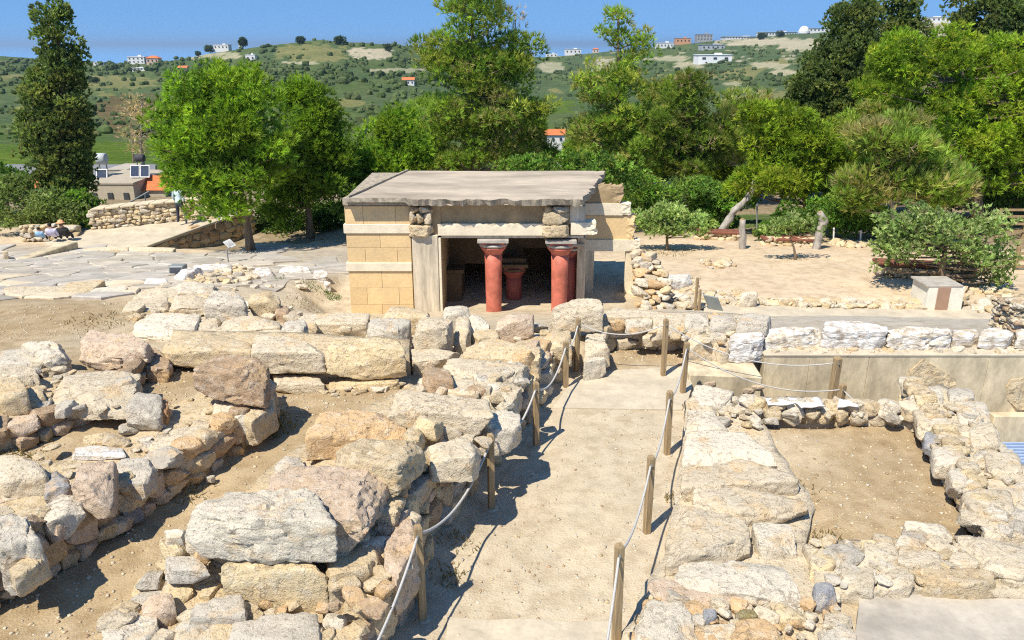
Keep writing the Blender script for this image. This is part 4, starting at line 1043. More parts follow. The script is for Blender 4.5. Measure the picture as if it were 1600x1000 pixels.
# ================================================================ posts and ropes
posts = {}
def rope_post(key, bp, ytop, label, group=None, w=.042, z=0.0, Y=None):
    base = Pz(bp[0], bp[1], z) if Y is None else PY(bp[0], bp[1], Y)
    top = PY(bp[0] - (3 if bp[0] < 800 else -1), ytop, base.y); h = top.z - base.z
    t = thing('rope_post', label, 'post', tuple(base), group)
    b = MB(); x, y, z0 = base; lean = (RR.uniform(-.02, .02), RR.uniform(-.02, .02)); a = .32
    def ring(zz, ww, dx=0, dy=0):
        return [(x + dx + ww * (c * math.cos(a) - s * math.sin(a)), y + dy + ww * (c * math.sin(a) + s * math.cos(a)), zz) for c, s in ((-1, -1), (1, -1), (1, 1), (-1, 1))]
    b.hexa(ring(z0 - .12, w), ring(z0 + h - .015, w, *lean)); b.build('shaft', M['wood'], t, bevel=.006)
    b = MB(); b.hexa(ring(z0 + h - .0145, w * .93, *lean), ring(z0 + h + .006, w * .7, *lean)); b.build('cap', M['wood'], t)
    att = Vector((x + lean[0], y + lean[1], z0 + h - .10))
    b = MB(); b.tube([att + Vector((0, -w - .03, 0)), att + Vector((0, w + .03, 0))], .012, 8); b.build('eyelet', M['metal'], t)
    b = MB(); b.lathe((x, y, z0 - .02), [(.09, 0), (.085, .03), (.06, .035)], 10); b.build('footing', M['slabconc'], t)
    posts[key] = att
LP = ('square wooden rope post beside the tumbled end of the tall shaded wall', 'square wooden rope post on a stone below the pinkish wall blocks', 'square wooden rope post below the broad cream slab of the tall wall', 'wooden rope post at the wall side corner of the concrete path slab')
RP = ('square wooden rope post beside the pink slab and coloured cobbles', 'square wooden rope post beside the thickest white slab of the low wall', 'square wooden rope post beside the white slab bordering the dirt room', 'wooden rope post between the path slab and the concrete ledge')
for i, (bp, yt) in enumerate((((661, 968), 822), ((768, 795), 678), ((838, 697), 597), ((884, 606), 533))): rope_post('l%d' % i, bp, yt, LP[i], 'posts at the wall side of the path')
rope_post('l4', (900, 581), 497, 'wooden rope post beside the pale boulder at the wall end')
for i, (bp, yt) in enumerate((((963, 1003), 851), ((1010, 834), 714), ((1042, 711), 612), ((1066, 616), 535))): rope_post('r%d' % i, bp, yt, RP[i], 'posts at the slab side of the path')
rope_post('e', (1036, 589), 499, 'wooden rope post on the far edge of the pale concrete path slab')
rope_post('c1', (1297, 640), 559, 'dark rope post in front of the stained concrete wall', w=.06, Y=13.4)
rope_post('c2', (1311, 640), 600, 'short rope post beside the white protective sheet', w=.05, Y=12.9)
rope_post('s1', (1086, 486), 434, 'leaning grey post behind the mixed stone wall', w=.035, z=-1.1); rope_post('s2', (1092, 486), 452, 'short tilted grey stake next to the leaning post', w=.03, z=-1.1)
def rope(a, b, sag, label, group=None, r=.014):
    pts = []
    for k in range(25):
        f = k / 24; p = a.lerp(b, f); p.z -= sag * 4 * f * (1 - f); pts.append(p)
    m = MB(); m.tube(pts, r, 8); o = m.build('rope', M['rope'], None, smooth=True); tag(o, label, 'rope', group)
RG = ('rope hanging below the pinkish blocks, from the tumbled wall end post', 'rope hanging below the grey and orange wall blocks at mid wall', 'rope hanging below the cream slab towards the path slab corner post')
RS = ('rope from the coloured cobbles post to the thickest slab post', 'rope between the thickest slab post and the dirt room post', 'rope from the dirt room post to the concrete ledge post')
off = Pz(560, 1060, .85)
rope(off, posts['l0'], .12, 'grey rope rising to the post beside the tumbled wall end')
for i in range(3): rope(posts['l%d' % i], posts['l%d' % (i + 1)], .30, RG[i], 'ropes at the wall side of the path', .016)
rope(posts['l3'], posts['l4'], .18, 'short slack rope between two close posts at the wall end')
rope(posts['l4'], posts['e'], .22, 'thin rope crossing the far end of the path in front of the stone wall', None, .011)
rope(Pz(930, 1100, .8), posts['r0'], .2, 'grey rope leaving the post beside the white slab rubble')
for i in range(3): rope(posts['r%d' % i], posts['r%d' % (i + 1)], .26, RS[i], 'ropes at the slab side of the path')
rope(posts['e'], posts['c1'], .34, 'long thin rope from the path slab post to the dark post', None, .011)
rope(posts['r3'], posts['c2'], .32, 'long thin rope from the slab side post to the short post', None, .011)
rope(posts['c2'], Pz(1345, 632, .3), .02, 'short rope end running down to the rubble kerb', None, .011)
rope(posts['s1'], PY(1042, 470, YB + 1.2), .15, 'thin rope from the leaning grey post to the rubble slope', None, .010)
b = MB(); p0, p1 = PY(925, 448, YW + .3), PY(968, 472, YW + .6)
b.tube([p0.lerp(p1, k / 8) - Vector((0, 0, .10 * 4 * (k / 8) * (1 - k / 8))) for k in range(9)], .012, 6); tag(b.build('rope', M['rope'], smooth=True), 'thin rope seen through the empty window of the building', 'rope')

# ================================================================ paved court
def clip(poly, p, n):
    out = []
    for i in range(len(poly)):
        a, b = poly[i - 1], poly[i]; da, db = (a - p).dot(n), (b - p).dot(n)
        if da <= 0: out.append(a)
        if (da < 0 < db) or (db < 0 < da): out.append(a + (b - a) * (da / (da - db)))
    return out
def slabs(parent, region, dx, dy, gap, lift, thick, seed, tints, tilt=0.0, name='paving_slab'):
    rng = random.Random(seed); xs = [p.x for p in region]; ys = [p.y for p in region]
    S = []; j = 0; y = min(ys)
    ang = .32
    while y < max(ys):
        x = min(xs) + (j % 2) * dx * .5
        while x < max(xs):
            S.append(Vector((x + rng.uniform(-.36, .36) * dx, y + rng.uniform(-.34, .34) * dy))); x += dx
        y += dy; j += 1
    rp = [(p.x, p.y) for p in region]
    for s in S:
        if not inpoly(s.x, s.y, rp): continue
        poly = [s + Vector(q) for q in ((-2 * dx, -2 * dy), (2 * dx, -2 * dy), (2 * dx, 2 * dy), (-2 * dx, 2 * dy))]
        for o in S:
            if o is s or (o - s).length > 3 * max(dx, dy): continue
            n = (o - s).normalized(); poly = clip(poly, (s + o) / 2 - n * gap, n)
            if len(poly) < 3: break
        if len(poly) < 3: continue
        up = lift + rng.uniform(0, .03) ; tx, ty = rng.uniform(-tilt, tilt), rng.uniform(-tilt, tilt)
        # wear the outline a little
        pl = []
        for i in range(len(poly)):
            a, b_ = poly[i], poly[(i + 1) % len(poly)]
            for f in (0, .33, .67):
                q = a.lerp(b_, f); w = .05 if f else .02
                pl.append(q + Vector((rng.uniform(-w, w), rng.uniform(-w, w))) * min(dx, 1) * .6)
        zz = [ground_at(q.x, q.y) + up + tx * (q.x - s.x) + ty * (q.y - s.y) for q in pl]
        n = len(pl); c = Vector((s.x, s.y, sum(zz) / n + .01))
        inner = [Vector((q.x, q.y, z)).lerp(c, .07) + Vector((0, 0, .012)) for q, z in zip(pl, zz)]
        v = [(q.x, q.y, z - .015) for q, z in zip(pl, zz)] + inner + [(q.x, q.y, z - thick) for q, z in zip(pl, zz)]
        f = [tuple(range(n, 2 * n))] + [(i, (i + 1) % n, n + (i + 1) % n, n + i) for i in range(n)] + [(2 * n + i, 2 * n + (i + 1) % n, (i + 1) % n, i) for i in range(n)]
        t = TINT[rng.choice(tints)]; jj = rng.uniform(.85, 1.08)
        link(name, mesh(name, v, f), M['paving'], parent, tuple(k * jj for k in t))
TINT['court'] = (.48, .44, .38); TINT['courtb'] = (.44, .395, .33); TINT['courtc'] = (.52, .46, .37)
ct = thing('court_paving', None, None, tuple(G(200, 410)))
ct['kind'] = 'structure'
slabs(ct, [G(-90, 392), G(225, 393), G(420, 391), G(470, 408), G(330, 424), G(235, 434), G(-120, 432)], 1.25, .8, .022, .03, .12, 3, ['court', 'court', 'courtb', 'courtc'])
sp = thing('slab_pavement', None, None, tuple(G(120, 450)))
sp['kind'] = 'structure'
slabs(sp, [G(-150, 436), G(240, 437), G(300, 445), G(215, 458), G(180, 466), G(-160, 470)], 1.5, .8, .035, .04, .35, 8, ['court', 'courtb', 'cream', 'courtc'], .012)
sp2 = thing('bank_paving', None, None, tuple(G(300, 430))); sp2['kind'] = 'structure'
slabs(sp2, [G(240, 436), G(420, 424), G(470, 410), G(545, 410), G(545, 425), G(400, 446), G(300, 452)], 1.1, .8, .03, .02, .15, 18, ['court', 'courtb', 'courtc'], .01)
lw = wall_thing('edge of worn slabs stepping down to the brown dirt patch', G(90, 462), 'stone kerb', 'stone_kerb')
block(lw, ((5, 446), (95, 440), (120, 455), (10, 462)), .12, -.15, 'cream', amp=.04); block(lw, ((100, 440), (165, 436), (130, 462), (80, 466)), .12, -.2, 'tan', amp=.06); block(lw, ((135, 447), (205, 440), (190, 462), (125, 466)), .1, -.2, 'white', amp=.04)
# curving ramp of the causeway
rp_ = thing('causeway', 'sloping paved causeway with a shaded rubble flank beside the round pine', 'causeway', tuple(Pz(200, 388, -1.6)))
R = [Pz(110, 388, -1.62), Pz(226, 384, -1.58), Pz(330, 347, -1.25), Pz(392, 327, -1.05), Pz(300, 331, -1.1), Pz(148, 356, -1.45), Pz(70, 378, -1.6)]
core(rp_, R, -2.6, .02, 'grey', .3, 'causeway_body'); rp_.children[0].data.materials[0] = M['slabconc']
face_stones(rp_, [Vector((p.x + .02, p.y, -2.45)) for p in R[1:4]], [p.z - .1 for p in R[1:4]], (.2, .36), (1.1, 2.0), .10, ['tan', 'brown', 'tan', 'orange'])
for p, q in zip(R[1:3], R[2:4]):
    b = MB(); n = (q - p).xy.normalized(); o_ = Vector((n.y, -n.x, 0)) * .16; i_ = Vector((-n.y, n.x, 0)) * .25
    b.hexa([p + o_ + Vector((0, 0, -.08)), q + o_ + Vector((0, 0, -.08)), q + i_ + Vector((0, 0, -.08)), p + i_ + Vector((0, 0, -.08))], [p + o_ + Vector((0, 0, .03)), q + o_ + Vector((0, 0, .03)), q + i_ + Vector((0, 0, .03)), p + i_ + Vector((0, 0, .03))])
    b.build('edge_slab', M['slabconc'], rp_, bevel=.02)
st_ = wall_thing('long thin step slab at the foot of the causeway', Pz(200, 389, -1.6), 'step', 'stone_step')
for q in (((130, 386), (200, 385), (200, 390), (128, 391)), ((202, 385), (275, 386), (270, 391), (201, 391))): block(st_, q, -1.42, -1.7, 'cream', n=14, amp=.02, e=14)
pw = wall_thing('low parapet block with a shaded flank sloping towards the court', Pz(80, 395, -1.4), 'parapet', 'parapet')
b = MB(); P0, P1, P2 = Pz(36, 408, -1.28), Pz(124, 391, -1.55), Pz(100, 389, -1.5)
b.hexa([P0 - Vector((0, 0, .3)), P1 - Vector((0, 0, .3)), P1 + Vector((-.5, .25, -.3)), P0 + Vector((-.4, .2, -.3))], [P0 + Vector((0, 0, .03)), P1 + Vector((0, 0, .36)), P1 + Vector((-.5, .25, .36)), P0 + Vector((-.4, .2, .04))])
b.build('parapet_stone', M['concrete'], pw, bevel=.03)
block(wall_thing('small upright marker stone on the paved court', Pz(8, 405, -1.3), 'marker stone', 'marker_stone'), ((3, 391), (11, 391), (12, 393), (4, 394)), -.98, -1.4, 'tan', n=8, amp=.02)
# rubble wall behind the ramp
wbk = wall_thing('coursed rubble wall with flat capping behind the causeway', Pz(220, 350, -1.3), 'stone wall', 'stone_wall')
bl = [Pz(146, 360, -1.5), Pz(220, 352, -1.35), Pz(330, 342, -1.2)]; bt = [z.z + .85 for z in bl]
face_stones(wbk, bl, bt, (.12, .20), (1.2, 2.6), .03, ['cream', 'yellow', 'tan', 'cream', 'white'])
core(wbk, [Vector((p.x, p.y + .1, t - .03)) for p, t in zip(bl, bt)] + [Vector((p.x, p.y + .7, t - .03)) for p, t in list(zip(bl, bt))[::-1]], -2.2, .02, 'tan', .3)
for k in range(8):
    f0, f1 = k / 8 + .004, (k + 1) / 8 - .004
    def L_(f):
        i = 0 if f < .4 else 1; g_ = f / .4 if i == 0 else (f - .4) / .6
        return bl[i].lerp(bl[i + 1], g_) + Vector((0, 0, .86))
    p, q = L_(f0), L_(f1); b = MB()
    b.hexa([p + Vector((0, -.06, -.02)), q + Vector((0, -.06, -.02)), q + Vector((0, .75, -.02)), p + Vector((0, .75, -.02))], [p + Vector((0, -.06, .07)), q + Vector((0, -.06, .07)), q + Vector((0, .75, .07)), p + Vector((0, .75, .07))])
    b.build('capping_stone', M['paving'], wbk, TINT['cream'], bevel=.02)
lw2 = wall_thing('short rubble wall behind the seated visitors', Pz(60, 375, -1.7), 'stone wall', 'stone_wall')
bl = [Pz(38, 377, -1.75), Pz(118, 375, -1.7)]
face_stones(lw2, bl, [-1.1, -1.15], (.12, .22), (1.1, 2), .06, ['tan', 'yellow', 'grey']); core(lw2, [Vector((bl[0].x, bl[0].y + .08, -1.14)), Vector((bl[1].x, bl[1].y + .08, -1.18)), Vector((bl[1].x, bl[1].y + .6, -1.18)), Vector((bl[0].x, bl[0].y + .6, -1.14))], -2.2, .02, 'tan', .3)
# white stone line at the edge of the court
wn_ = wall_thing('line of white gypsum blocks and rubble along the court edge', G(380, 440), 'rubble row', 'rubble_row')
def zc(x, y): return ground_at(*G(x, y).xy)
Nk = lambda q, h, c='chalk', **k: block(wn_, q, zc((q[2][0] + q[3][0]) / 2, q[3][1]) + h * 1.35, zc((q[2][0] + q[3][0]) / 2, q[3][1]) - .15, c, mat='gypsum', n=14, **k)
Nk(((440, 414), (482, 414), (487, 420), (435, 422)), .38, e=7); Nk(((490, 421), (510, 421), (512, 427), (488, 428)), .30, e=7); Nk(((396, 416), (428, 416), (430, 424), (392, 426)), .34, e=6)
Nk(((268, 424), (300, 414), (320, 416), (285, 432)), .30, 'chalk', e=6); Nk(((300, 412), (365, 410), (362, 416), (305, 418)), .28, e=6); Nk(((226, 434), (262, 434), (264, 440), (224, 441)), .18, e=7); Nk(((505, 438), (516, 438), (518, 442), (508, 443)), .12, e=5)
scatter(wn_, [(285, 432), (330, 415), (395, 414), (402, 436), (350, 444), (290, 444)], lambda x, y: zc(x, y) + .16, 70, (.08, .20), ['cream', 'tan', 'yellow', 'white'], gap=.5)
scatter(wn_, [(225, 446), (400, 444), (470, 440), (470, 448), (240, 458)], lambda x, y: zc(x, y) + .02, 24, (.06, .2), ['cream', 'white'])
# information sign, box
sg = thing('info_sign', 'tilted white information panel on a thin bent metal post', 'sign', tuple(G(357, 411)))
p = G(357, 411); b = MB(); h = PY(357, 390, p.y).z; q = PY(360, 386, p.y)
b.tube([p - Vector((0, 0, .2)), Vector((p.x, p.y, h)), q], .022, 8); b.build('post', M['metal'], sg)
C = [PY(348, 378, p.y + .05), PY(359, 373, p.y + .30), PY(369, 383, p.y + .30), PY(358, 388, p.y + .05)]
b = MB(); b.hexa([c + Vector((0, .02, -.03)) for c in C[::-1]], C[::-1]); pn = b.build('panel', M['signface'], sg)
b = MB()
for k in range(5):
    u = .2 + k * .14; a_, c_ = C[3].lerp(C[0], u), C[2].lerp(C[1], u); n_ = Vector((0, -.004, .006))
    b.add([a_.lerp(c_, .12) + n_, a_.lerp(c_, .85) + n_, (a_.lerp(c_, .85)).lerp(C[1].lerp(C[0], .15), .06) + n_, (a_.lerp(c_, .12)).lerp(C[1].lerp(C[0], .88), .06) + n_], [(0, 1, 2, 3)])
b.build('text_lines', M['grey'], pn)
p = G(276, 429); bxo = thing('spotlight_box', 'small dark floodlight box on the court beside the white rubble', 'floodlight', tuple(p))
b = MB(); b.hexa([p + Vector(v) for v in ((-.25, 0, -.1), (.22, 0, -.1), (.25, .3, -.1), (-.22, .3, -.1))], [p + Vector(v) for v in ((-.25, .05, .24), (.2, .05, .26), (.25, .3, .28), (-.22, .3, .28))]); b.build('housing', M['metal'], bxo, bevel=.02)
b = MB(); b.hexa([p + Vector(v) for v in ((-.2, -.012, -.04), (.17, -.012, -.04), (.17, .03, -.04), (-.2, .03, -.04))], [p + Vector(v) for v in ((-.2, .03, .2), (.15, .03, .2), (.15, .06, .2), (-.2, .06, .2))]); b.build('lens', M['panel'], bxo)
# ================================================================ right hand court
pd = thing('display_plinth', 'white box plinth with a brown stripe on the sandy court', 'plinth', tuple(Pz(1474, 488, -1.13)))
Yp = Pz(1474, 487, -1.13).y
def pbox(name, x0, x1, y0, y1, dep, mat, Yo=0.0, color=None, top=None):
    a, c = PY(x0, (y0 + y1) / 2, Yp), PY(x1, (y0 + y1) / 2, Yp); b = MB(); b.box(a.x, c.x, Yp + Yo, Yp + dep, PY(1474, y1, Yp).z, PY(1474, y0, Yp).z); return b.build(name, mat, pd, color, bevel=.01)
bod = pbox('body', 1449, 1505, 449, 486, .95, M['tint'], 0, (.74, .71, .60)); pbox('base', 1449, 1505.5, 486, 491, .97, M['grey'], -.01)
pbox('stripe', 1463, 1483, 449, 486, .02, M['tint'], -.015, (.36, .225, .155)); pbox('top', 1448, 1505.5, 446, 449, .96, M['grey'], -.01)
def lowwall(label, l, r, zb, h, beam=True):
    w = thing('low_wall', label, 'low wall', tuple(l)); a, c = Vector((l.x, l.y, zb)), Vector((r.x, r.y, zb))
    core(w, [Vector((a.x, a.y + .08, zb + h)), Vector((c.x, c.y + .08, zb + h)), Vector((c.x, c.y + .5, zb + h)), Vector((a.x, a.y + .5, zb + h))], zb - .6, .02, 'tan', .25)
    face_stones(w, [a, c], [zb + h, zb + h], (.13, .2), (1.2, 2.2), .06, ['yellow', 'cream', 'tan'])
    if beam:
        b = MB(); b.hexa([a + Vector((-.1, -.08, h)), c + Vector((.1, -.08, h)), c + Vector((.1, .5, h)), a + Vector((-.1, .5, h))], [a + Vector((-.1, -.08, h + .11)), c + Vector((.1, -.08, h + .11)), c + Vector((.1, .5, h + .11)), a + Vector((-.1, .5, h + .11))]); b.build('timber_beam', M['beam'], w, bevel=.03)
lowwall('low yellow stone wall with a red timber top under the leaning trunk', Pz(1090, 374, -1.5), Pz(1158, 376, -1.5), -1.55, .30)
lowwall('low stone wall with a red timber top behind the thin sapling', Pz(1196, 384, -1.45), Pz(1272, 386, -1.45), -1.5, .26)
lowwall('low stone wall with a red timber top beneath the spreading olive tree', Pz(1374, 432, -1.1), Pz(1520, 440, -1.1), -1.15, .45)
for lab, q, n_ in (('long line of small stones edging the sandy court', [(1188, 466), (1410, 474), (1410, 482), (1188, 474)], 70), ('scatter of small stones by the fence posts on the sandy court', [(1300, 376), (1358, 378), (1350, 386), (1300, 384)], 26),
                   ('few flat stones lying on the sand near the small olive tree', [(1090, 408), (1145, 405), (1150, 416), (1095, 420)], 16), ('low broken wall of cobbles beside a white upright slab', [(1094, 456), (1160, 456), (1160, 476), (1094, 476)], 46),
                   ('stones round the foot of the striped plinth', [(1415, 470), (1440, 468), (1440, 482), (1418, 482)], 14), ('loose stones in the shade of the olive tree', [(1500, 440), (1600, 455), (1600, 480), (1530, 490), (1500, 470)], 30)):
    w = thing('stone_edging', lab, 'stone edging', tuple(G(q[0][0], q[0][1])))
    scatter(w, q, lambda x, y: ground_at(*G(x, y).xy) + .05, n_, (.08, .22), ['cream', 'tan', 'yellow', 'white'], gap=.5)
us = wall_thing('white upright slab at the end of the cobble wall', Pz(1172, 478, -1.1), 'slab', 'upright_slab'); block(us, ((1158, 455), (1184, 455), (1184, 459), (1157, 459)), -.66, -1.2, 'white', n=12, amp=.02, e=12)
ls = wall_thing('long pale slab lying by the striped plinth', Pz(1540, 482, -1.1), 'slab', 'fallen_slab'); block(ls, ((1516, 472), (1570, 474), (1598, 484), (1520, 480)), -.98, -1.2, 'white', n=14, amp=.03)
kb = wall_thing('low concrete step in front of the striped plinth', Pz(1480, 510, -1.1), 'step', 'stone_step'); block(kb, ((1462, 501), (1515, 502), (1515, 508), (1460, 508)), -1.0, -1.3, 'grey', n=10, amp=.01, e=14)
tag(rough_slab('court_floor', ((1100, 476), (1300, 478), (1600, 480), (1650, 510), (1200, 505), (1100, 490)), -1.075, -1.3, M['slabconc'], amp=.006, res=.4), kind='structure')
sn = thing('small_sign', 'small grey reading panel leaning beside the grey posts', 'sign', tuple(Pz(1112, 486, -1.1))); p = Pz(1110, 484, -1.1); b = MB(); b.hexa([p + Vector(v) for v in ((-.05, 0, 0), (.32, -.2, 0), (.34, -.16, 0), (-.03, .04, 0))], [p + Vector(v) for v in ((-.25, 0, .45), (.12, -.2, .42), (.14, -.16, .43), (-.23, .04, .46))]); b.build('panel', M['metal'], sn, bevel=.01)
# stumps
def stump(label, pts, radii, zb):
    base = Pz(pts[0][0], pts[0][1], zb); P = [PY(x, y, base.y) for x, y in pts]; P[0].z -= .15
    t = thing('tree_stump', label, 'tree stump', tuple(base))
    Q, R_ = [], []
    for i in range(len(P) - 1):
        for k in range(6):
            f = k / 6; Q.append(P[i].lerp(P[i + 1], f)); R_.append(radii[i] + (radii[i + 1] - radii[i]) * f)
    Q.append(P[-1]); R_.append(radii[-1]); b = MB(); b.tube(Q, R_, 14)
    b.v = [tuple(Vector(v) + Vector((noise.noise(Vector(v) * 5), noise.noise(Vector(v) * 5 + Vector((5, 0, 0))), noise.noise(Vector(v) * 7) * .5)) * .07) for v in b.v]
    b.build('trunk', M['greybark'], t, smooth=True); b = MB(); b.lathe(tuple(P[-1] - Vector((0, 0, .02))), [(radii[-1] * .9, 0), (radii[-1] * .6, .05), (.02, .03)], 10); b.build('sawn_top', M['wood'], t)
stump('straight sawn grey tree stump standing on the sand', ((1161, 388), (1160, 343)), (.125, .115), -1.35)
stump('crooked pale tree stump at the end of a timber topped wall', ((1274, 388), (1280, 365), (1287, 345), (1281, 331)), (.17, .14, .16, .1), -1.35)
stump('leaning sawn grey trunk above the yellow stone wall', ((1124, 362), (1148, 328), (1168, 310), (1177, 294), (1182, 276)), (.18, .14, .12, .14, .09), -1.55)
# fence posts, railing, lamp
for i, (x, y0, y1) in enumerate(((1303, 381, 357), (1345, 382, 361), (1317, 285, 268))):
    p = Pz(x, y0, -1.6) if i < 2 else hill_pt(x, y0); t = thing('fence_post', ('thin white fence post near the cobbles', 'thin white fence post beside the spreading olive', 'white fence post among the pines')[i], 'fence post', tuple(p)); b = MB(); b.tube([p - Vector((0, 0, .3)), PY(x, y1, p.y)], .035, 8); b.build('shaft', M['whitepaint'], t); b = MB(); q = PY(x, y1, p.y); b.tube([q, q + Vector((0, 0, .03))], [.045, .03], 8); b.build('cap', M['whitepaint'], t)
p = Pz(1183, 368, -1.7); t = thing('lamp_post', 'thin dark lamp post behind the straight stump', 'lamp post', tuple(p)); b = MB(); b.tube([p - Vector((0, 0, .3)), PY(1183, 322, p.y)], .035, 8); b.build('pole', M['metal'], t); b = MB(); q = PY(1183, 322, p.y); b.lathe(tuple(q), [(.03, 0), (.055, .04), (.055, .10), (.02, .13)], 10); b.build('lamp_head', M['whitepaint'], t)
def railing(label, x0, x1, yb, yt, zb, n):
    a, c = Pz(x0, yb, zb), Pz(x1, yb, zb); h = PY(x0, yt, a.y).z - zb; t = thing('wooden_railing', label, 'railing', tuple(a))
    for k in range(n):
        p = a.lerp(c, k / (n - 1)); b = MB(); b.box(p.x - .06, p.x + .06, p.y - .06, p.y + .06, zb - .4, zb + h); b.build('post', M['wood'], t, bevel=.01)
    for f in (.25, .5, .75, .97):
        b = MB(); d = Vector((0, 0, h * f)); b.hexa([a + d + Vector((0, -.1, -.05)), c + d + Vector((0, -.1, -.05)), c + d + Vector((0, -.062, -.05)), a + d + Vector((0, -.062, -.05))], [a + d + Vector((0, -.1, .05)), c + d + Vector((0, -.1, .05)), c + d + Vector((0, -.062, .05)), a + d + Vector((0, -.062, .05))]); b.build('rail', M['wood'], t)
railing('tall weathered wooden railing beyond the spreading olive', 1556, 1680, 372, 326, -1.9, 4); railing('lower wooden railing at the edge of the sandy court', 1584, 1700, 425, 385, -1.4, 4)
# people
def person(label, joints, rad, edges, cols, base, parts=()):
    me = bpy.data.meshes.new('body'); me.from_pydata([tuple(Vector(j)) for j in joints], edges, []); me.update()
    o = bpy.data.objects.new('body', me); COL.objects.link(o)
    md = o.modifiers.new('skin', 'SKIN'); md.use_smooth_shade = True; ss = o.modifiers.new('sub', 'SUBSURF'); ss.levels = 1
    for i, sv in enumerate(me.skin_vertices[0].data): sv.radius = rad[i]; sv.use_root = i == 0
    dg = bpy.context.evaluated_depsgraph_get(); ev = o.evaluated_get(dg); nm = bpy.data.meshes.new_from_object(ev)
    bpy.data.objects.remove(o)
    for m_, c in cols: nm.materials.append(m_)
    for f in nm.polygons:
        for k, (m_, c) in enumerate(cols):
            if c(f.center): f.material_index = k; break
    nm.polygons.foreach_set('use_smooth', [True] * len(nm.polygons))
    t = thing('person', label, 'person', tuple(base)); nm.transform(Matrix.Translation(base)); link('body', nm, None, t)
    return t
def clothm(name, c): return mat_plain(name, c, .12, 14, .004, .9)
skin = clothm('skin', (.50, .30, .20)); denim = clothm('dark_trousers', (.035, .045, .075))
SJ = [(0, 0, .14), (0, .02, .36), (0, .0, .55), (0, -.02, .66), (0, -.03, .78), (.19, 0, .55), (.25, .06, .33), (.15, .22, .25), (-.19, 0, .55), (-.25, .06, .33), (-.15, .22, .25), (.12, .32, .34), (.12, .5, .05), (-.12, .32, .34), (-.12, .5, .05), (0, -.03, .88)]
SR = [(.17, .14), (.15, .11), (.16, .09), (.055, .055), (.095, .10), (.07, .07), (.05, .05), (.04, .04), (.07, .07), (.05, .05), (.04, .04), (.08, .08), (.05, .05), (.08, .08), (.05, .05), (.07, .08)]
SE = [(0, 1), (1, 2), (2, 3), (3, 4), (4, 15), (2, 5), (5, 6), (6, 7), (2, 8), (8, 9), (9, 10), (0, 11), (11, 12), (0, 13), (13, 14)]
def seated(label, px, py, shirt, hairc, scale=1.0, hat=None):
    p = Pz(px, py, -1.58); S = clothm('shirt', shirt); Hm = clothm('hair', hairc)
    J = [tuple(Vector(j) * scale) for j in SJ]; R_ = [(a * scale, b * scale) for a, b in SR]
    t = person(label, J, R_, SE, [(Hm, lambda c: c.z > .70 * scale and c.y < .02 * scale), (skin, lambda c: c.z > .62 * scale), (denim, lambda c: c.y > .12 * scale and c.z < .45 * scale), (S, lambda c: True)], p)
    if hat:
        b = MB(); b.lathe((p.x, p.y - .03 * scale, p.z + .82 * scale), [(.17, 0), (.17, .015), (.105, .02), (.10, .09), (.06, .12)], 14); b.build('hat', clothm('hat', hat), t, smooth=True)
    return t
seated('child in a light blue shirt sitting on the court edge', 64, 378, (.33, .55, .80), (.03, .025, .02), .72)
seated('person in a white and violet striped top sitting with back turned', 83, 379, (.62, .60, .78), (.025, .02, .02), .95)
seated('person in a black jacket and orange hat sitting beside a white top', 101, 378, (.03, .032, .035), (.15, .1, .07), .98, (.85, .42, .22))
WJ = [(0, 0, .90), (0, .02, 1.12), (0, .04, 1.38), (0, .04, 1.5), (0, .06, 1.60), (.19, .04, 1.38), (.24, -.06, 1.12), (.22, .10, .9), (-.19, .04, 1.38), (-.25, .06, 1.12), (-.22, .22, .95), (.10, -.02, .86), (.16, .10, .48), (.26, -.12, .06), (-.10, .02, .86), (-.14, .12, .48), (-.2, .1, .05), (0, .06, 1.70)]
WR = [(.16, .12), (.14, .10), (.16, .09), (.055, .055), (.09, .10), (.07, .07), (.05, .05), (.04, .04), (.07, .07), (.05, .05), (.04, .04), (.095, .095), (.065, .065), (.045, .05), (.095, .095), (.065, .065), (.045, .05), (.07, .08)]
WE = [(0, 1), (1, 2), (2, 3), (3, 4), (4, 17), (2, 5), (5, 6), (6, 7), (2, 8), (8, 9), (9, 10), (0, 11), (11, 12), (12, 13), (0, 14), (14, 15), (15, 16)]
pwk = Pz(284, 350, -1.22); Sw = clothm('pale_shirt', (.55, .68, .74)); Hw = clothm('dark_hair', (.04, .03, .02))
person('person in a pale shirt and dark trousers walking up the causeway', WJ, WR, WE, [(Hw, lambda c: c.z > 1.6), (skin, lambda c: c.z > 1.47), (denim, lambda c: c.z < .98), (Sw, lambda c: True)], pwk)
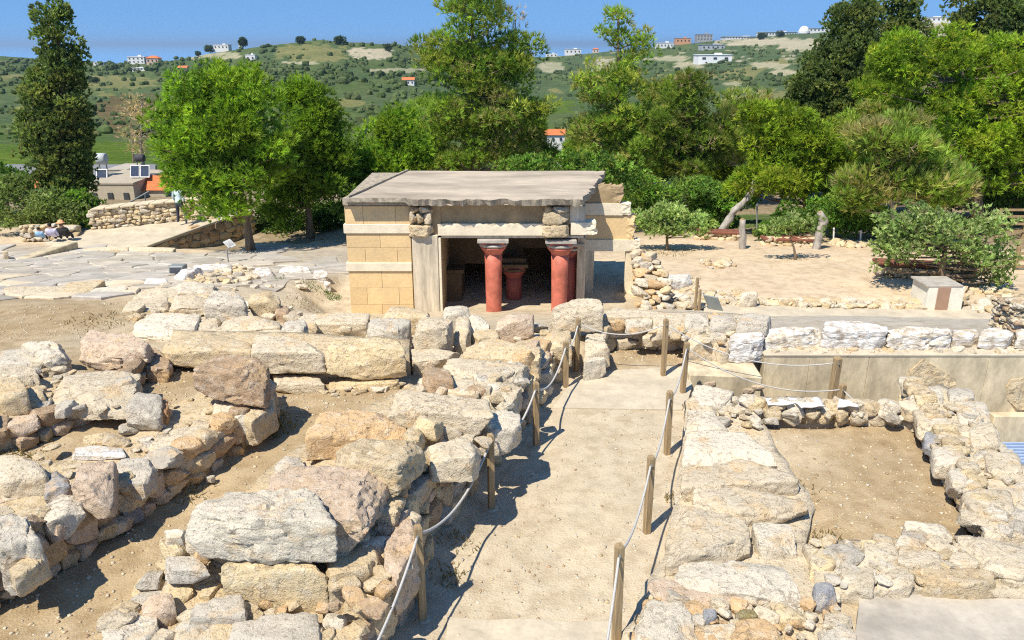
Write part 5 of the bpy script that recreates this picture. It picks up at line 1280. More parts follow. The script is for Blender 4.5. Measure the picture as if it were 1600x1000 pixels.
# ================================================================ trees
TR = np.random.default_rng(21)
LEAFGAIN = 2.8
STY = {  # blade length, width, blades per tuft, spread of direction, up bias
 'pine':    dict(l=.25, w=.023, k=8, fan=.62, up=.55, cols=[(.078, .125, .012), (.105, .155, .015), (.055, .095, .012), (.13, .17, .018)]),
 'bright':  dict(l=.22, w=.026, k=8, fan=.75, up=.45, cols=[(.100, .140, .012), (.130, .165, .014), (.070, .108, .011), (.150, .165, .018)]),
 'aleppo':  dict(l=.29, w=.021, k=7, fan=.6, up=.7, cols=[(.085, .125, .018), (.110, .148, .022), (.062, .095, .016), (.135, .142, .028), (.13, .115, .045)]),
 'cypress': dict(l=.16, w=.055, k=5, fan=.7, up=.8, cols=[(.060, .080, .026), (.078, .096, .030), (.045, .062, .022), (.10, .105, .034)]),
 'olive':   dict(l=.13, w=.030, k=5, fan=1.1, up=.35, cols=[(.100, .135, .045), (.125, .155, .055), (.075, .105, .034), (.15, .165, .075)]),
 'shrub':   dict(l=.14, w=.045, k=5, fan=1.0, up=.4, cols=[(.060, .115, .018), (.085, .14, .022), (.045, .08, .018), (.11, .14, .03)]),
 'tamarisk':dict(l=.36, w=.024, k=7, fan=.5, up=.9, cols=[(.10, .14, .022), (.13, .14, .035), (.075, .12, .02), (.16, .13, .06)]),
 'dead':    dict(l=.30, w=.018, k=5, fan=.6, up=.5, cols=[(.20, .155, .10), (.25, .19, .13), (.16, .12, .08)]),
}
def unit(v): return v / np.maximum(np.linalg.norm(v, axis=-1, keepdims=True), 1e-9)
def foliage(centres, radii, style, tufts, dens=1.0, tone=1.0):
    """triangular blades in fans around many small clumps; returns vertices (n*3) and colours"""
    S = STY[style]; V, C = [], []
    for c, r in zip(centres, radii):
        m = max(3, int(.80 * tufts * (r / .45) ** 1.6 * dens * TR.uniform(.7, 1.25)))
        d = unit(TR.normal(size=(m, 3))); d[:, 2] = d[:, 2] * .8 + .22; d = unit(d)
        p = c + d * (r * TR.uniform(.55, 1.0, (m, 1)) ** .6) * np.array([1.1, 1.1, .75])
        ax = unit(d + np.array([0, 0, S['up']]) + TR.normal(size=(m, 3)) * .25)
        k = S['k']
        base = np.repeat(p, k, 0); dirn = unit(np.repeat(ax, k, 0) + TR.normal(size=(m * k, 3)) * S['fan'] * .6)
        L = S['l'] * TR.uniform(.65, 1.2, (m * k, 1)); w = S['w'] * TR.uniform(.8, 1.3, (m * k, 1))
        sd = unit(np.cross(dirn, TR.normal(size=(m * k, 3))))
        tri = np.stack([base - sd * w, base + sd * w, base + dirn * L], 1)
        ci = S['cols'][TR.integers(len(S['cols']))]; c2 = S['cols'][0]
        col = (np.array(ci) * .8 + np.array(c2) * .2) * TR.uniform(.68, 1.35) * tone * LEAFGAIN
        cc = np.repeat(col[None] * TR.uniform(.78, 1.25, (m, 1)), k * 3, 0)
        V.append(tri.reshape(-1, 3)); C.append(cc)
    return np.concatenate(V), np.concatenate(C)
def crown_mesh(name, V, C):
    me = bpy.data.meshes.new(name); n = len(V)
    me.vertices.add(n); me.vertices.foreach_set('co', V.ravel()); me.loops.add(n); me.loops.foreach_set('vertex_index', np.arange(n, dtype=np.int32))
    me.polygons.add(n // 3); me.polygons.foreach_set('loop_start', np.arange(0, n, 3, dtype=np.int32))
    me.update(calc_edges=True)
    at = me.color_attributes.new('leaf', 'FLOAT_COLOR', 'POINT'); at.data.foreach_set('color', np.concatenate([C, np.ones((n, 1))], 1).astype(np.float32).ravel())
    me.materials.append(M['leaf']); return me
def tree(label, base, ells, style, nclump, crad=(.3, .55), tufts=34, trunk=None, tr=.16, bark='bark', shell=.55, name='pine_tree', cat='tree', dens=1.0, tone=1.0, group=None, limbs=True, deep=.85, dead=0, breakup=True):
    """ells: crown lobes as pixel ellipses (cx, cy, rx, ry[, dy]) at the tree's distance; trunk: pixel points from the foot up"""
    Y = base.y; t = thing(name, label, cat, tuple(base), group)
    E = []
    for e in ells:
        dy = e[4] if len(e) > 4 else 0
        c = PY(e[0], e[1], Y + dy); s = pxm(Y + dy, c.z); E.append((np.array(c), np.array([e[2] / s, min(e[2], e[3] * 1.4) / s * deep, e[3] / s])))
    B0 = E; E = [] if breakup and style != 'cypress' else E; nclump = int(nclump * (1.35 if breakup else 1))
    for c, r in (B0 if E is not B0 else []):                          # break every lobe into uneven boughs
        for _ in range(6):
            d = unit(TR.normal(size=3)) * TR.uniform(.5, 1.0)
            E.append((c + d * r, r * TR.uniform(.3, .52) * np.array([1.15, 1.15, .78])))
        E.append((c, r * .8))
    vol = np.array([np.prod(r) ** .75 for c, r in E]); vol /= vol.sum()
    cen, rad, own = [], [], []
    for _ in range(nclump):
        i = TR.choice(len(E), p=vol); c, r = E[i]; d = unit(TR.normal(size=3)); f = TR.uniform(shell, 1.0) ** .7 if TR.random() < .8 else TR.random() ** .5
        f *= TR.uniform(1.0, 1.32) if TR.random() < .22 else TR.uniform(.85, 1.05); cen.append(c + d * r * f); rad.append(TR.uniform(*crad) * (.7 if f > 1.05 else 1)); own.append(i)
    V, C = foliage(cen, rad, style, tufts, dens, tone)
    if dead:
        idx = TR.choice(len(cen), dead); V2, C2 = foliage([cen[i] for i in idx], [rad[i] * .8 for i in idx], 'dead', tufts * .6); V, C = np.concatenate([V, V2]), np.concatenate([C, C2])
    # trunk and limbs
    tp = [PY(x, y, Y) for x, y in trunk] if trunk else [base, Vector(E[0][0])]
    b = MB(); Q, R_ = [], []
    for i in range(len(tp) - 1):
        for k in range(4):
            f = k / 4; p = tp[i].lerp(tp[i + 1], f); g = (i + f) / (len(tp) - 1)
            Q.append(p + Vector((noise.noise(p * 1.5), noise.noise(p * 1.5 + Vector((3, 1, 0))), 0)) * .05); R_.append(tr * (1 - .75 * g))
    Q.append(tp[-1]); R_.append(tr * .22); Q[0] = Q[0] - Vector((0, 0, .3)); R_[0] = tr * 1.3
    b.tube(Q, R_, 10)
    if limbs:
        zlo = tp[0].z + (tp[-1].z - tp[0].z) * .18
        for i, c in enumerate(cen):
            if TR.random() > (.35 if nclump > 120 else .6): continue
            c = Vector(c); best = min(range(len(Q)), key=lambda k: (Q[k] - c).length + (3 if Q[k].z > c.z - .1 else 0) + (6 if Q[k].z < zlo else 0))
            s = Q[best]; m = s.lerp(c, .5) + Vector((TR.normal() * .1, TR.normal() * .1, -.12 * (c - s).length * .5))
            r0 = min(R_[best] * .5, .02 + .018 * (c - s).length); b.tube([s, m, c], [r0, r0 * .65, r0 * .25], 5, False)
    b.build('trunk', M[bark], t, smooth=True)
    link('crown', crown_mesh('crown', V, C), None, t)
    return t
def at(px, py, Y): return PY(px, py, Y)
def bpt(px, Y, z): p = PY(px, 300, Y); return Vector((p.x, Y, z))
# left group
tree('tall dark cypress standing beyond the seated visitors', bpt(100, 36, -2.2), [(98, 70, 30, 62), (78, 25, 22, 18), (92, 140, 42, 60), (88, 215, 50, 60), (98, 255, 40, 60), (68, 190, 30, 70), (104, 300, 34, 40), (110, 200, 26, 60)], 'cypress', 330, (.26, .50), 52, [(105, 345), (100, 200), (90, 30)], .2, name='cypress_tree', shell=.6)
tree('large round bright green pine beside the causeway', bpt(388, 30.5, -1.9), [(345, 175, 85, 70), (300, 210, 66, 75), (400, 190, 60, 75), (350, 125, 55, 38), (290, 260, 55, 55), (360, 270, 75, 55), (420, 250, 38, 70), (330, 300, 55, 30)], 'pine', 330, (.30, .52), 40, [(392, 384), (385, 340), (372, 280), (360, 180), (350, 120)], .17)
tree('round dark green pine next to the larger pine', bpt(483, 34, -2.0), [(485, 215, 60, 60), (470, 170, 40, 35), (505, 270, 52, 60), (450, 290, 40, 50), (520, 230, 35, 50)], 'pine', 220, (.32, .55), 40, [(484, 362), (480, 300), (482, 180)], .16, tone=.8)
tree('low bright pine leaning over the flat roof', bpt(600, 36, -2.2), [(590, 230, 50, 48), (630, 215, 45, 45), (570, 275, 40, 40), (640, 260, 50, 40), (620, 190, 30, 25)], 'pine', 190, (.32, .55), 38, [(600, 330), (605, 220)], .15, tone=.95)
tree('tall open crowned pine rising behind the flat roof', bpt(745, 40, -2.4), [(740, 30, 60, 50), (690, 75, 40, 35), (790, 85, 42, 45), (740, 120, 80, 35), (700, 180, 60, 35), (790, 175, 60, 45), (740, 235, 95, 42), (745, 150, 66, 28), (745, 80, 55, 34), (735, 195, 80, 28), (835, 80, 9, 26), (745, -30, 40, 40), (655, 55, 10, 22)], 'aleppo', 330, (.32, .58), 36, [(745, 340), (742, 200), (738, 100), (738, -40)], .2, shell=.3, name='pine_tree')
tree('dead twiggy tree beside the tall open pine', bpt(805, 41, -2.4), [(805, 50, 16, 40), (812, 90, 20, 30)], 'dead', 26, (.25, .4), 12, [(800, 340), (803, 150), (806, 20)], .08, 'greybark', name='bare_tree')
tree('slender pine with a thin bare leader above its crown', bpt(965, 42, -2.4), [(966, 22, 14, 18), (985, 50, 20, 20), (960, 60, 26, 18), (1005, 62, 14, 26), (990, 105, 34, 34), (930, 145, 42, 40), (985, 165, 50, 50), (950, 215, 60, 45), (1005, 230, 45, 50), (915, 100, 12, 18)], 'aleppo', 250, (.26, .5), 34, [(965, 340), (968, 200), (966, 100), (966, 8)], .15, shell=.3, tone=1.15)
tree('dull olive green pine with dead twigs behind the building end', bpt(1075, 41, -2.4), [(1075, 140, 38, 32), (1060, 190, 50, 45), (1110, 210, 40, 45), (1085, 250, 60, 35), (1040, 225, 40, 40)], 'aleppo', 210, (.3, .5), 36, [(1075, 340), (1078, 200), (1076, 120)], .15, tone=.75, dead=26)
tree('mid green shrub growing behind the flat roof', bpt(880, 34, -2.2), [(870, 258, 50, 22), (930, 262, 50, 30), (970, 290, 45, 28), (820, 262, 40, 18)], 'shrub', 130, (.25, .45), 34, [(900, 350), (900, 262)], .1, name='shrub', cat='shrub', tone=.9)
tree('brownish bare bush between the dull pine and the dark cypress', bpt(1165, 43, -2.4), [(1155, 165, 40, 30), (1185, 200, 40, 40), (1150, 220, 40, 35)], 'tamarisk', 90, (.35, .6), 24, [(1165, 330), (1165, 190)], .1, 'greybark', name='bush', cat='bush', dead=18)
# right group
tree('irregular dark cypress with a forked top above the pines', bpt(1310, 44, -2.5), [(1335, 30, 40, 28), (1322, 75, 45, 40), (1300, 120, 48, 45), (1275, 150, 40, 35), (1345, 130, 45, 60), (1310, 175, 60, 35)], 'cypress', 300, (.35, .62), 50, [(1320, 340), (1322, 180), (1335, 30)], .22, name='cypress_tree', shell=.5)
tree('narrow dark cypress top behind the bright pine', bpt(1405, 45, -2.5), [(1408, 20, 26, 30), (1412, 70, 32, 45), (1395, 110, 30, 40)], 'cypress', 120, (.32, .55), 48, [(1405, 340), (1408, 100), (1408, 0)], .18, name='cypress_tree')
tree('slim dark cypress between two broad trees', bpt(1500, 46, -2.5), [(1501, 5, 20, 34), (1504, 45, 18, 30), (1502, 100, 28, 50)], 'cypress', 90, (.32, .5), 48, [(1502, 340), (1502, 0)], .16, name='cypress_tree')
tree('broad dark cypress crown at the edge of the site', bpt(1580, 45, -2.5), [(1570, 20, 40, 40), (1605, 60, 45, 50), (1560, 75, 40, 40), (1640, 30, 45, 60)], 'cypress', 210, (.36, .62), 50, [(1585, 340), (1585, 20)], .2, name='cypress_tree')
tree('big yellow green pine spreading above the spreading olive', bpt(1520, 35, -2.2), [(1420, 110, 55, 45), (1480, 90, 60, 40), (1545, 120, 70, 50), (1450, 170, 70, 45), (1560, 185, 75, 55), (1500, 225, 80, 40), (1580, 255, 60, 45), (1620, 150, 60, 80), (1400, 75, 28, 22), (1640, 240, 50, 60)], 'bright', 400, (.34, .6), 42, [(1530, 340), (1520, 260), (1510, 160), (1500, 90)], .24, 'bark')
tree('bright green low pine behind the crooked stump', bpt(1255, 34, -2.0), [(1250, 215, 50, 35), (1215, 185, 35, 30), (1290, 250, 50, 40), (1230, 275, 55, 40), (1290, 305, 40, 32), (1200, 235, 35, 40), (1180, 175, 20, 20), (1175, 285, 30, 26), (1320, 270, 30, 40)], 'bright', 310, (.3, .52), 40, [(1262, 358), (1255, 280), (1245, 200)], .14, tone=.9)
tree('feathery brown green tamarisk with pale bare branches', bpt(1385, 31, -1.9), [(1380, 230, 55, 45), (1425, 255, 50, 45), (1360, 285, 50, 35), (1450, 300, 50, 32), (1410, 200, 30, 30), (1330, 300, 30, 24), (1480, 285, 40, 24)], 'tamarisk', 230, (.34, .58), 32, [(1398, 360), (1392, 310), (1375, 250)], .12, 'greybark', name='tamarisk_tree', dead=30)
tree('dense bright bush below the tamarisk', bpt(1340, 32.5, -1.9), [(1335, 342, 40, 20), (1310, 325, 30, 25), (1375, 345, 36, 18)], 'shrub', 110, (.26, .44), 40, [(1340, 376), (1338, 345)], .05, name='bush', cat='bush', tone=1.1)
tree('spreading grey green olive tree behind the striped plinth', bpt(1472, 23.6, -1.12), [(1430, 375, 55, 36), (1490, 365, 60, 38), (1545, 390, 48, 44), (1400, 350, 30, 22), (1450, 340, 45, 22), (1560, 425, 34, 26), (1410, 395, 40, 28), (1520, 345, 40, 22)], 'olive', 215, (.16, .32), 36, [(1472, 448), (1470, 425), (1478, 395), (1480, 370)], .13, 'bark', name='olive_tree', shell=.4)
tree('small silvery olive tree on the sand near the window end', bpt(1042, 29.5, -1.45), [(1030, 348, 32, 20), (1070, 350, 32, 20), (1000, 345, 18, 18), (1095, 352, 20, 14), (1045, 332, 30, 14)], 'olive', 110, (.2, .36), 40, [(1043, 392), (1042, 372), (1048, 350)], .07, 'bark', name='olive_tree', tone=1.15)
tree('thin leaning sapling with sparse leaves on the sand', bpt(1242, 27.6, -1.3), [(1225, 350, 24, 12), (1255, 350, 26, 12), (1272, 356, 20, 10), (1210, 356, 16, 10), (1240, 340, 24, 8)], 'olive', 40, (.16, .28), 26, [(1242, 404), (1239, 385), (1234, 372), (1240, 355)], .05, 'bark', name='sapling')
tree('green bush around the leaning sawn trunk', bpt(1130, 36.5, -2.1), [(1140, 305, 42, 22), (1105, 300, 30, 22), (1165, 300, 24, 26), (1125, 330, 40, 20), (1090, 335, 30, 20)], 'shrub', 130, (.26, .44), 40, [(1130, 372), (1130, 315)], .08, name='bush', cat='bush', tone=1.15)
tree('dark hedge bush behind the low timber topped wall', bpt(1225, 31.5, -1.8), [(1215, 362, 30, 14), (1250, 345, 30, 20)], 'shrub', 60, (.24, .4), 38, [(1225, 382), (1225, 360)], .06, name='bush', cat='bush', tone=.75)
tree('dark understorey bush beneath the big pine', bpt(1560, 37, -2.2), [(1520, 300, 60, 30), (1590, 310, 60, 30), (1460, 310, 40, 24)], 'shrub', 120, (.32, .5), 34, [(1560, 350), (1560, 300)], .1, name='bush', cat='bush', tone=.9)
tree('dark understorey shrub beyond the small olive tree', bpt(1040, 36, -2.1), [(1030, 305, 50, 26), (1080, 300, 40, 24), (1000, 320, 30, 22)], 'shrub', 95, (.25, .42), 32, [(1040, 350), (1040, 305)], .1, name='shrub', cat='shrub', tone=1.0)
# second row of trees closing the gaps
tree('mottled green pine filling the gap beside the slender pine', bpt(905, 47, -2.6), [(925, 215, 40, 34), (915, 240, 34, 22), (960, 255, 50, 26)], 'aleppo', 150, (.34, .6), 34, [(905, 330), (905, 200)], .15, tone=1.1)
tree('grey green pine between the slender pine and the dull pine', bpt(1030, 48, -2.6), [(1030, 150, 30, 28), (1020, 205, 40, 36), (1050, 235, 44, 30), (1010, 262, 44, 24)], 'aleppo', 160, (.34, .6), 34, [(1030, 330), (1030, 160)], .15, tone=.95, dead=10)
tree('yellowish pine beside the brownish bare bush', bpt(1135, 46, -2.6), [(1125, 235, 36, 26), (1150, 262, 40, 26), (1105, 275, 40, 20)], 'bright', 110, (.34, .55), 36, [(1135, 330), (1132, 240)], .13, tone=.75)
tree('green brown pine half hidden behind the tamarisk', bpt(1340, 40, -2.4), [(1340, 205, 40, 30), (1370, 180, 36, 28), (1325, 250, 34, 30), (1400, 160, 36, 28)], 'aleppo', 180, (.34, .55), 36, [(1345, 340), (1342, 210)], .15, tone=1.05)
tree('dense green pine low behind the tall railing', bpt(1600, 39, -2.3), [(1600, 270, 50, 26), (1550, 280, 44, 20), (1640, 280, 40, 30), (1500, 285, 44, 22)], 'bright', 140, (.34, .55), 36, [(1600, 345), (1600, 270)], .15, tone=.8)
tree('mid green pine between the round pines and the open crowned pine', bpt(680, 43, -2.5), [(670, 215, 40, 26), (640, 250, 44, 22), (720, 255, 44, 20)], 'aleppo', 130, (.34, .58), 36, [(680, 335), (676, 220)], .15, tone=1.05)
tree('mottled pine beyond the far roof corner', bpt(830, 45, -2.5), [(815, 205, 30, 28), (835, 245, 34, 20), (795, 245, 40, 20)], 'aleppo', 120, (.34, .58), 36, [(830, 335), (830, 210)], .15, tone=.95)
# left undergrowth
tree('grey green olive bush beside the short rubble wall', bpt(40, 34.5, -2.1), [(30, 335, 50, 22), (70, 318, 36, 26), (10, 300, 36, 24), (115, 330, 30, 22)], 'olive', 150, (.28, .46), 40, [(50, 366), (45, 320)], .09, name='bush', cat='bush', tone=.8)
tree('dark round bush under the cypress near the road', bpt(15, 40, -2.5), [(12, 285, 32, 24), (-30, 280, 40, 34)], 'shrub', 70, (.34, .55), 36, [(12, 330), (12, 288)], .1, name='bush', cat='bush', tone=.65)
tree('low green bush between the cypress and the rubble wall', bpt(120, 35, -2.2), [(120, 318, 30, 20), (140, 335, 14, 20), (85, 345, 30, 14)], 'shrub', 60, (.25, .42), 38, [(120, 355), (120, 320)], .06, name='bush', cat='bush', tone=.9)
tree('dark shrub beneath the two round pines', bpt(440, 36.5, -2.2), [(430, 345, 45, 22), (510, 340, 40, 24), (300, 322, 36, 10)], 'shrub', 110, (.28, .46), 36, [(440, 372), (440, 345)], .08, name='shrub', cat='shrub', tone=.55)
tree('dark shrub behind the corner of the restored building', bpt(570, 33, -2.1), [(560, 320, 40, 26), (620, 300, 40, 26)], 'shrub', 80, (.28, .46), 36, [(570, 360), (570, 320)], .08, name='shrub', cat='shrub', tone=.7)
tree('leafless grey tree beside the wooden pole', bpt(222, 52, -3.3), [(222, 175, 26, 26), (215, 215, 24, 22)], 'dead', 46, (.35, .6), 9, [(222, 262), (220, 215), (222, 160)], .10, 'greybark', name='bare_tree')
# ================================================================ countryside beyond
def lumpy(seed, n=5):
    U, fs = rock_unit(n, np.random.default_rng(seed), 3, 4, .85, 1.1); U = roughen(U, Vector((0, 0, 0)), .55, seed, 1.4); return U, fs
# one far grove mesh: many lumpy olive crowns standing in rows, too many to count
def grove(name, pts, col, seed, leaf=True):
    V, F, C = [], [], []; rng = np.random.default_rng(seed); P = [lumpy(seed * 10 + i, 2) for i in range(6)]; nv = 0
    for (p, s) in pts:
        U, fs = P[rng.integers(6)]; a = rng.uniform(0, 6.28); ca, sa = math.cos(a), math.sin(a)
        W = np.stack([U[:, 0] * ca - U[:, 1] * sa, U[:, 0] * sa + U[:, 1] * ca, U[:, 2] * rng.uniform(.7, 1.0)], 1) * s + np.array([p.x, p.y, p.z + s * .55])
        V.append(W); F += [tuple(i + nv for i in f) for f in fs]; nv += len(W)
        c = np.array(col[rng.integers(len(col))]) * rng.uniform(.75, 1.25); C.append(np.repeat(c[None], len(W), 0))
    me = mesh(name, np.concatenate(V), F, False); cc = np.concatenate(C)
    at_ = me.color_attributes.new('leaf', 'FLOAT_COLOR', 'POINT'); at_.data.foreach_set('color', np.concatenate([cc, np.ones((len(cc), 1))], 1).astype(np.float32).ravel())
    o = link(name, me, M['leaf']); o['kind'] = 'stuff'; return o
HR = random.Random(9)
def hill_scatter(n, x0, x1, y0, y1, s0, s1, keep):
    out = []
    for _ in range(n * 4):
        px = HR.uniform(x0, x1); cy = crest(px); py = HR.uniform(max(y0, cy + .3), y1)
        if not keep(px, py): continue
        out.append((hill_pt(px, py), HR.uniform(s0, s1)))
        if len(out) >= n: break
    return out
def bare(px, py):
    for x0, y0, x1, y1, k in PATCH:
        if k in ('cliff', 'pale', 'bright') and x0 - 2 < px < x1 + 2 and y0 - 1 < py < y1 + 1: return True
        if k == 'dry' and x0 < px < x1 and y0 < py < y1 and HR.random() < .75: return True
    return False
GREENS = [(.125, .175, .055), (.14, .185, .065), (.11, .155, .05), (.16, .195, .075)]
grove('olive_groves', hill_scatter(2600, -250, 1700, 60, 135, 1.0, 2.9, lambda x, y: not bare(x, y) and noise.noise(Vector((x * .03, y * .11, 0))) > -.35), GREENS, 3)
grove('valley_scrub', hill_scatter(1300, -250, 1700, 130, 215, .6, 2.0, lambda x, y: not bare(x, y) and noise.noise(Vector((x * .03, y * .09, 7))) > -.15), GREENS, 4)
grove('roadside_scrub', hill_scatter(420, -200, 1650, 205, 300, .4, 1.0, lambda x, y: not bare(x, y) and not (-200 < x < 260 and 236 < y < 300)), [(.12, .18, .035), (.15, .19, .055), (.18, .17, .07)], 5)
# single trees along the skyline
for i, (px, py, s, lab) in enumerate(((328, 80, 3.0, 'round dark tree on the ridge beside the white chapel'), (381, 71, 3.6, 'round dark tree touching the white chapel on the ridge'), (310, 86, 2.4, 'low tree on the ridge above the pale field'), (470, 68, 4, 'broad dark tree on the highest ridge'), (530, 68, 4.5, 'dark grove tree on the ridge above the pale quarry'),
                                   (608, 78, 3.5, 'dark tree at the end of the pale quarry face'), (1190, 60, 4.5, 'dark tree on the ridge beside the greenhouses'), (1220, 56, 4, 'dark tree on the ridge near the white dome'), (150, 128, 3.0, 'round olive tree on the slope beyond the cypress'), (180, 108, 2.8, 'dark tree on the slope below the white villa'))):
    p = hill_pt(px, py + 2); t = thing('distant_tree', lab, 'tree', tuple(p), 'trees on the ridges'); s *= p.y / 900 if p.y < 900 else 1.2
    cen = [np.array(p) + np.array([TR.normal() * s * .5, TR.normal() * s * .4, s * TR.uniform(.6, 1.7)]) for _ in range(16)]
    V, C = [], []
    for c in cen:
        m = 60; d = unit(TR.normal(size=(m, 3))); q = c + d * s * .5; sd = unit(TR.normal(size=(m, 3))) * s * .22; up = unit(TR.normal(size=(m, 3)) + d) * s * .4
        V.append(np.stack([q - sd, q + sd, q + up], 1).reshape(-1, 3)); C.append(np.repeat(np.array([[.065, .095, .035]]) * TR.uniform(.7, 1.3, (m, 1)), 3, 0))
    link('crown', crown_mesh('crown', np.concatenate(V), np.concatenate(C)), None, t)
    b = MB(); b.tube([p - Vector((0, 0, .5)), p + Vector((0, 0, s * 1.2))], [s * .12, s * .05], 6); b.build('trunk', M['bark'], t)
# houses
def house(label, x0, x1, ytop, ybase, wall, roof=None, rows_=1, cols=3, Y=None, cat='house', dep=None, name='house', flat=True):
    cx = (x0 + x1) / 2; p = hill_pt(cx, ybase) if Y is None else PY(cx, ybase, Y); Yh = p.y
    a, c = PY(x0, ybase, Yh), PY(x1, ybase, Yh); zt = PY(cx, ytop, Yh).z; zb = p.z - .02 * Yh * .2; W = c.x - a.x; D = dep or W * .7; H = zt - p.z
    t = thing(name, label, cat, tuple(p)); wc = M['tint']
    b = MB(); b.box(a.x, c.x, Yh, Yh + D, p.z - 3, zt); b.build('wall', wc, t, wall)
    fw, fh = W / (cols * 3.0 + .6), H / rows_ * .28
    for r in range(rows_):
        for k in range(cols):
            wx = a.x + W * (k + .5) / cols; wz = p.z + H * (r + .55) / rows_; b = MB(); b.box(wx - fw / 2, wx + fw / 2, Yh - .05 - .0004 * Yh, Yh + .1, wz - fh / 2, wz + fh / 2); b.build('window', M['window'], t)
    if roof == 'hip':
        o = W * .05; b = MB(); h = W * .20; b.add([(a.x - o, Yh - o, zt), (c.x + o, Yh - o, zt), (c.x + o, Yh + D + o, zt), (a.x - o, Yh + D + o, zt), (a.x + D * .4, Yh + D / 2, zt + h), (c.x - D * .4, Yh + D / 2, zt + h)], [(0, 1, 5, 4), (1, 2, 5), (2, 3, 4, 5), (3, 0, 4), (3, 2, 1, 0)]); b.build('roof', M['orange'], t)
    elif roof == 'gable':
        o = W * .06; h = D * .32; b = MB(); b.add([(a.x - o, Yh - o, zt), (c.x + o, Yh - o, zt), (c.x + o, Yh + D + o, zt), (a.x - o, Yh + D + o, zt), (a.x - o, Yh + D / 2, zt + h), (c.x + o, Yh + D / 2, zt + h)], [(0, 1, 5, 4), (1, 2, 5), (2, 3, 4, 5), (3, 0, 4), (3, 2, 1, 0)]); b.build('roof', M['orange'], t)
    else:
        b = MB(); b.box(a.x - W * .02, c.x + W * .02, Yh - W * .02, Yh + D + W * .02, zt, zt + H * .06); r_ = b.build('roof', wc, t, tuple(k * .9 for k in wall))
        if W > 3: b = MB(); b.box(a.x + W * .55, a.x + W * .75, Yh + D * .3, Yh + D * .5, zt + H * .06, zt + H * .3); b.build('stair_head', wc, r_, wall)
    return t
WH = (.72, .71, .69)
house('white two storey villa beside the red roofed house on the ridge', 200, 226, 89, 99, WH, None, 2, 4); house('red hipped roof house on the ridge beside the white villa', 229, 248, 91, 99, (.6, .42, .33), 'hip', 1, 3); house('small white house alone at the low end of the ridge', 146, 162, 97, 101, WH, None, 1, 2)
house('long low white shed below the villa', 199, 229, 106, 110, WH, None, 1, 6); house('white flat house on the ridge left of the chapel', 334, 357, 70, 77, WH, None, 1, 4); house('tiny white chapel on the ridge between dark trees', 373, 379, 65, 73, WH, 'gable', 1, 1, cat='chapel', name='chapel')
house('white cottage near the top of the round pine', 384, 399, 86, 96, WH, None, 1, 2); house('orange roofed cottage on the slope below the villa', 278, 292, 106, 110, WH, 'gable', 1, 2); house('white house with orange roof alone in the olive groves', 629, 647, 125, 133, WH, 'gable', 1, 3)
house('small white house at the foot of the sea gap', 853, 871, 84, 89, WH, None, 1, 3); house('large white house against the sea', 883, 908, 77, 84, WH, None, 1, 4); house('pink roofed house beside the large white house', 926, 936, 77, 82, (.6, .5, .42), 'hip', 1, 2)
house('white factory block at the left end of the ridge buildings', 1026, 1052, 67, 75, WH, None, 1, 5); house('orange painted block on the ridge', 1056, 1079, 60, 67, (.60, .30, .15), None, 1, 4); house('unfinished grey concrete building on the ridge', 1089, 1113, 54, 63, (.34, .33, .33), None, 2, 5)
house('big bright white hall on the slope', 1091, 1143, 86, 97, (.8, .8, .8), None, 1, 3); house('grey sloping shed above the white hall', 1096, 1132, 70, 78, (.40, .42, .43), None, 1, 5); house('long white greenhouse on the ridge', 1135, 1188, 57, 61, (.62, .63, .63), None, 1, 12, cat='greenhouse', name='greenhouse')
house('second long pale greenhouse nearer the dome', 1192, 1245, 50, 56, (.66, .66, .65), None, 1, 12, cat='greenhouse', name='greenhouse'); house('long low white building beside the dome', 1264, 1312, 44, 50, WH, None, 1, 8); house('white block at the cliff edge between cypresses', 1440, 1485, 27, 34, WH, None, 1, 6); house('small white block by the narrow cypress', 1370, 1392, 35, 42, WH, None, 1, 3)
p = hill_pt(1256, 50); t = thing('dome_building', 'white dome on the ridge', 'dome', tuple(p)); r = 7.5 / pxm(p.y, p.z); b = MB(); b.lathe(tuple(p), [(r, -2), (r, r * .2)] + [(r * math.cos(k * .17), r * .2 + r * math.sin(k * .17)) for k in range(1, 9)], 20); b.build('dome', M['whitepaint'], t, smooth=True); b = MB(); b.lathe(tuple(p + Vector((0, 0, -2))), [(r * 1.2, 0), (r * 1.2, 2 + r * .18)], 20); b.build('base', M['whitepaint'], t)
house('orange tiled farmhouse half hidden between the pines', 846, 882, 211, 224, WH, 'gable', 1, 3, Y=75)
house('white hut among bushes behind the small olive', 1022, 1046, 288, 306, (.66, .68, .72), None, 1, 2, Y=46, name='hut', cat='hut')
house('pale shed seen under the big pine', 1480, 1540, 310, 330, (.62, .66, .70), None, 1, 3, Y=46, name='shed', cat='shed'); house('dark roofed shed beyond the tall wooden railing', 1552, 1640, 300, 345, (.12, .09, .07), None, 1, 3, Y=40, name='shed', cat='shed')
house('low stone village house carrying solar water heaters', 140, 214, 288, 330, (.46, .40, .30), None, 1, 3, Y=46, dep=5); house('village house with a sloping orange tile roof', 210, 262, 297, 330, (.46, .40, .31), 'gable', 1, 3, Y=47, dep=2.2); house('red tiled cottage behind the cypress', 38, 68, 297, 325, (.5, .42, .33), 'gable', 1, 2, Y=50, dep=1.8)
house('low concrete village house beside the road', 168, 200, 266, 285, (.46, .41, .33), None, 1, 2, Y=56, dep=3)
